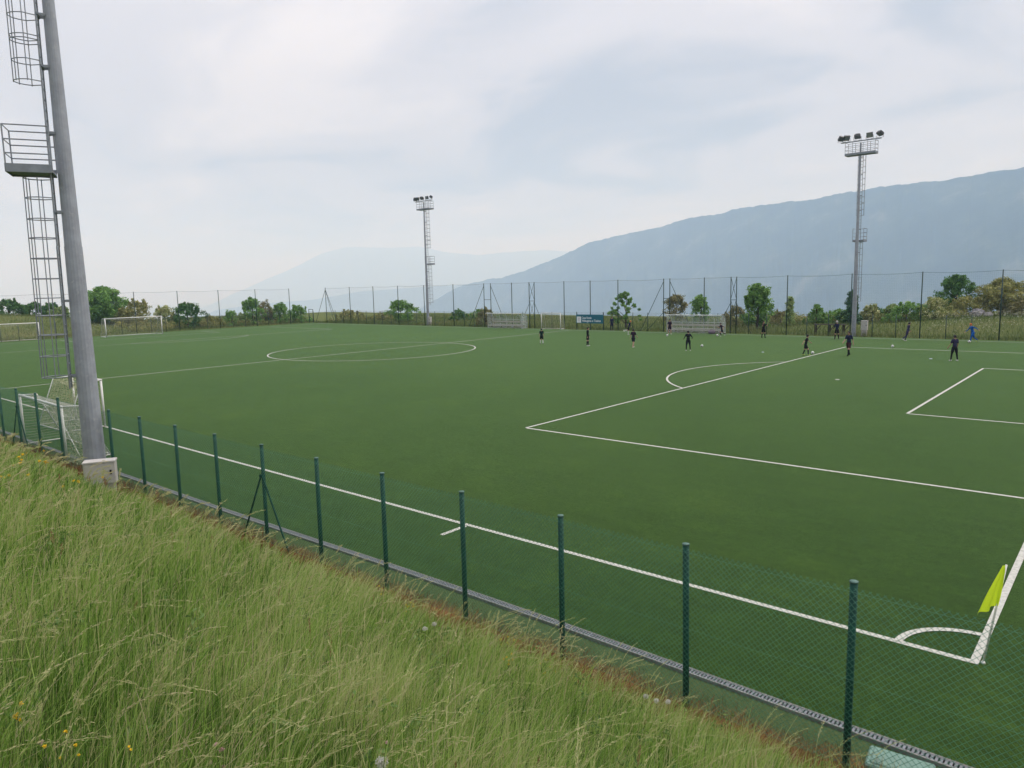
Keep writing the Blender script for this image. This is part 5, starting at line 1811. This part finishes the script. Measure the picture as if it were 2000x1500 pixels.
tag(mw, 'rough tan and green meadow growth behind the far fences', 'grass', kind='stuff')
# white umbels on the mound at the right and below the far goal
m_umb = leafy('white_umbels', [(0.0, (0.42, 0.42, 0.34)), (1.0, (0.68, 0.67, 0.60))], 0.3)
Xa = -14 + 22 * rg.random(1500)
Ya = 64.5 + 13 * rg.random(1500)
Xb = -110 - 8 * rg.random(260)
Yb = 26 + 14 * rg.random(260)
X, Y = np.concatenate([Xa, Xb]), np.concatenate([Ya, Yb])
k_ = fbm(np.stack([X, Y], 1) / 3.0, 3, 31.0) > -0.1
X, Y = X[k_], Y[k_]
C_ = np.stack([X, Y, land_z(X, Y) + rg.uniform(0.35, 0.75, len(X))], 1)
V, F, v = leaf_cloud(C_, 5, np.full(len(C_), 0.09), 0.030, 5, 1.5)
um = place('umbel_flowers', np_mesh('umbel_flowers', V, F, m_umb, {'v': v}))
tag(um, 'scattered white umbel flowers in the meadow behind the fences', 'flowers', kind='stuff')

# ------------------------------------------------------------------ single flowers on the bank
m_clock = leafy('dandelion_down', [(0.0, (0.55, 0.54, 0.50)), (1.0, (0.70, 0.69, 0.66))], 0.5)
m_stem = paint('flower_stem', (0.09, 0.13, 0.04), 0.7)
m_yel = leafy('yellow_petals', [(0.0, (0.62, 0.36, 0.01)), (1.0, (0.75, 0.55, 0.02))], 0.3)
m_pink = leafy('pink_clover_petals', [(0.0, (0.42, 0.22, 0.22)), (1.0, (0.62, 0.45, 0.42))], 0.3)
def bank_at(px, py, lift):
    """point on the bank, raised by lift, that is seen at a pixel"""
    d = px_ray(px, py)
    best_ = None
    for s_ in np.arange(1.0, 40.0, 0.01):
        p = CAM + d * s_
        if p[2] - lift <= float(0.5 * max(0.0, min(8.4, -3.9 - p[1]))) - 0.05:
            return p
    return p
rgf = np.random.default_rng(5)
clocks = ((1282, 1369, 'middle of three dandelion clocks near the second fence post from the right'), (1262, 1360, 'leftmost of three dandelion clocks near the second fence post from the right'), (830, 1228, 'dandelion clock in the grass below the fence middle'),
    (848, 1219, 'faint dandelion clock up and right of its neighbour'), (746, 1489, 'large dandelion clock at the bottom edge of the picture'), (1305, 1371, 'rightmost of three dandelion clocks near the second fence post from the right'))
for i, (px_, py_, lab) in enumerate(clocks):
    p = bank_at(px_, py_, 0.50)
    z0 = float(land_z(p[0], p[1]))
    g = thing('dandelion_clock', lab, 'dandelion', (p[0], p[1], z0), 0, 'dandelion clocks on the bank')
    hh = max(0.25, p[2] - z0)
    st = MB()
    st.poly([(0.0, 0, 0), (0.01, 0, hh * 0.5), (0, 0, hh)], 0.0022, 5)
    st.build('stem', m_stem, g)
    V, F, v = leaf_cloud(np.array([[0, 0, hh]]), 260, np.array([0.030]), 0.0065, 60 + i, 0)
    place('seed_head', np_mesh('seed_head', V, F, m_clock, {'v': v}), g)
    co_ = MB()
    co_.ell((0, 0, hh), (0.007, 0.007, 0.008), 8, 5)
    co_.build('core', m_stem, g)
def flower_plant(name, label, cat, group, px_, py_, lift, nfl, spread, mat, size, seed):
    p = bank_at(px_, py_, lift)
    z0 = float(land_z(p[0], p[1]))
    g = thing(name, label, cat, (p[0], p[1], z0), 0, group)
    rg = np.random.default_rng(seed)
    hh = max(0.18, p[2] - z0)
    st = MB()
    C_ = []
    for k_ in range(nfl):
        a, b_ = rg.normal(0, spread, 2)
        zt = hh * rg.uniform(0.82, 1.12)
        st.poly([(a * 0.3, b_ * 0.3, 0), (a * 0.7, b_ * 0.7, zt * 0.6), (a, b_, zt)], 0.0016, 4)
        C_.append((a, b_, zt))
    st.build('stems', m_stem, g)
    C_ = np.array(C_)
    V, F, v = leaf_cloud(np.zeros((1, 3)), 16, np.array([size * 0.5]), size * 0.6, seed + 1, 1.2)
    me = np_mesh('flower', V, F, mat, {'v': v})
    for k_ in range(nfl):
        place('flower', me, g, tuple(C_[k_]), rg.uniform(0, 6))
    return g
YG = 'yellow flowering plants on the bank'
for i, (px_, py_, lift, nfl, sp_, sz, lab) in enumerate(((803, 1180, 0.38, 7, 0.06, 0.026, 'yellow flowers just right of the second post after the braced post'), (750, 1153, 0.36, 5, 0.05, 0.024, 'small yellow flowers at the foot of the second post after the braced post'),
        (985, 1252, 0.38, 7, 0.09, 0.022, 'yellow flowers left of the fourth post after the braced post, by the fence'), (1068, 1300, 0.35, 9, 0.09, 0.020, 'yellow flower patch below the fourth post after the braced post'), (992, 1285, 0.36, 6, 0.05, 0.022, 'yellow flowers in the grass, below the clump left of the fourth post'),
        (33, 1377, 0.42, 5, 0.025, 0.012, 'bright yellow flowers at the left edge of the picture'), (105, 1475, 0.42, 5, 0.03, 0.011, 'yellow flowers in the bottom left corner'), (142, 1485, 0.42, 4, 0.03, 0.008, 'smaller yellow blossoms right of the corner flowers'),
        (245, 1474, 0.42, 3, 0.03, 0.008, 'single yellow blossoms low in the grass, bottom left'), (20, 905, 0.4, 14, 0.35, 0.05, 'orange-yellow flower drift at the left end of the bank'), (10, 930, 0.4, 8, 0.3, 0.05, 'yellow flowers just below the drift at the left edge'),
        (120, 945, 0.38, 10, 0.35, 0.04, 'straw-yellow flower patch left of the mast foot'), (45, 890, 0.35, 12, 0.4, 0.045, 'yellow flower drift under the leftmost fence posts'))):
    flower_plant('yellow_flowers', lab, 'wildflower', YG, px_, py_, lift, nfl, sp_, m_yel, sz, 300 + i)
PG = 'pink clover on the bank'
for i, (px_, py_, lab) in enumerate(((445, 1467, 'pale pink clover heads at the bottom edge, left of centre'), (412, 1463, 'pink clover head left of the pale cluster'), (475, 1492, 'clover head on the bottom edge of the picture'), (748, 1437, 'rosy clover head above the large dandelion clock'), (84, 1428, 'reddish clover head low on the left'))):
    flower_plant('clover', lab, 'clover', PG, px_, py_, 0.40, 3 if i == 0 else 1, 0.02, m_pink, 0.016, 400 + i)
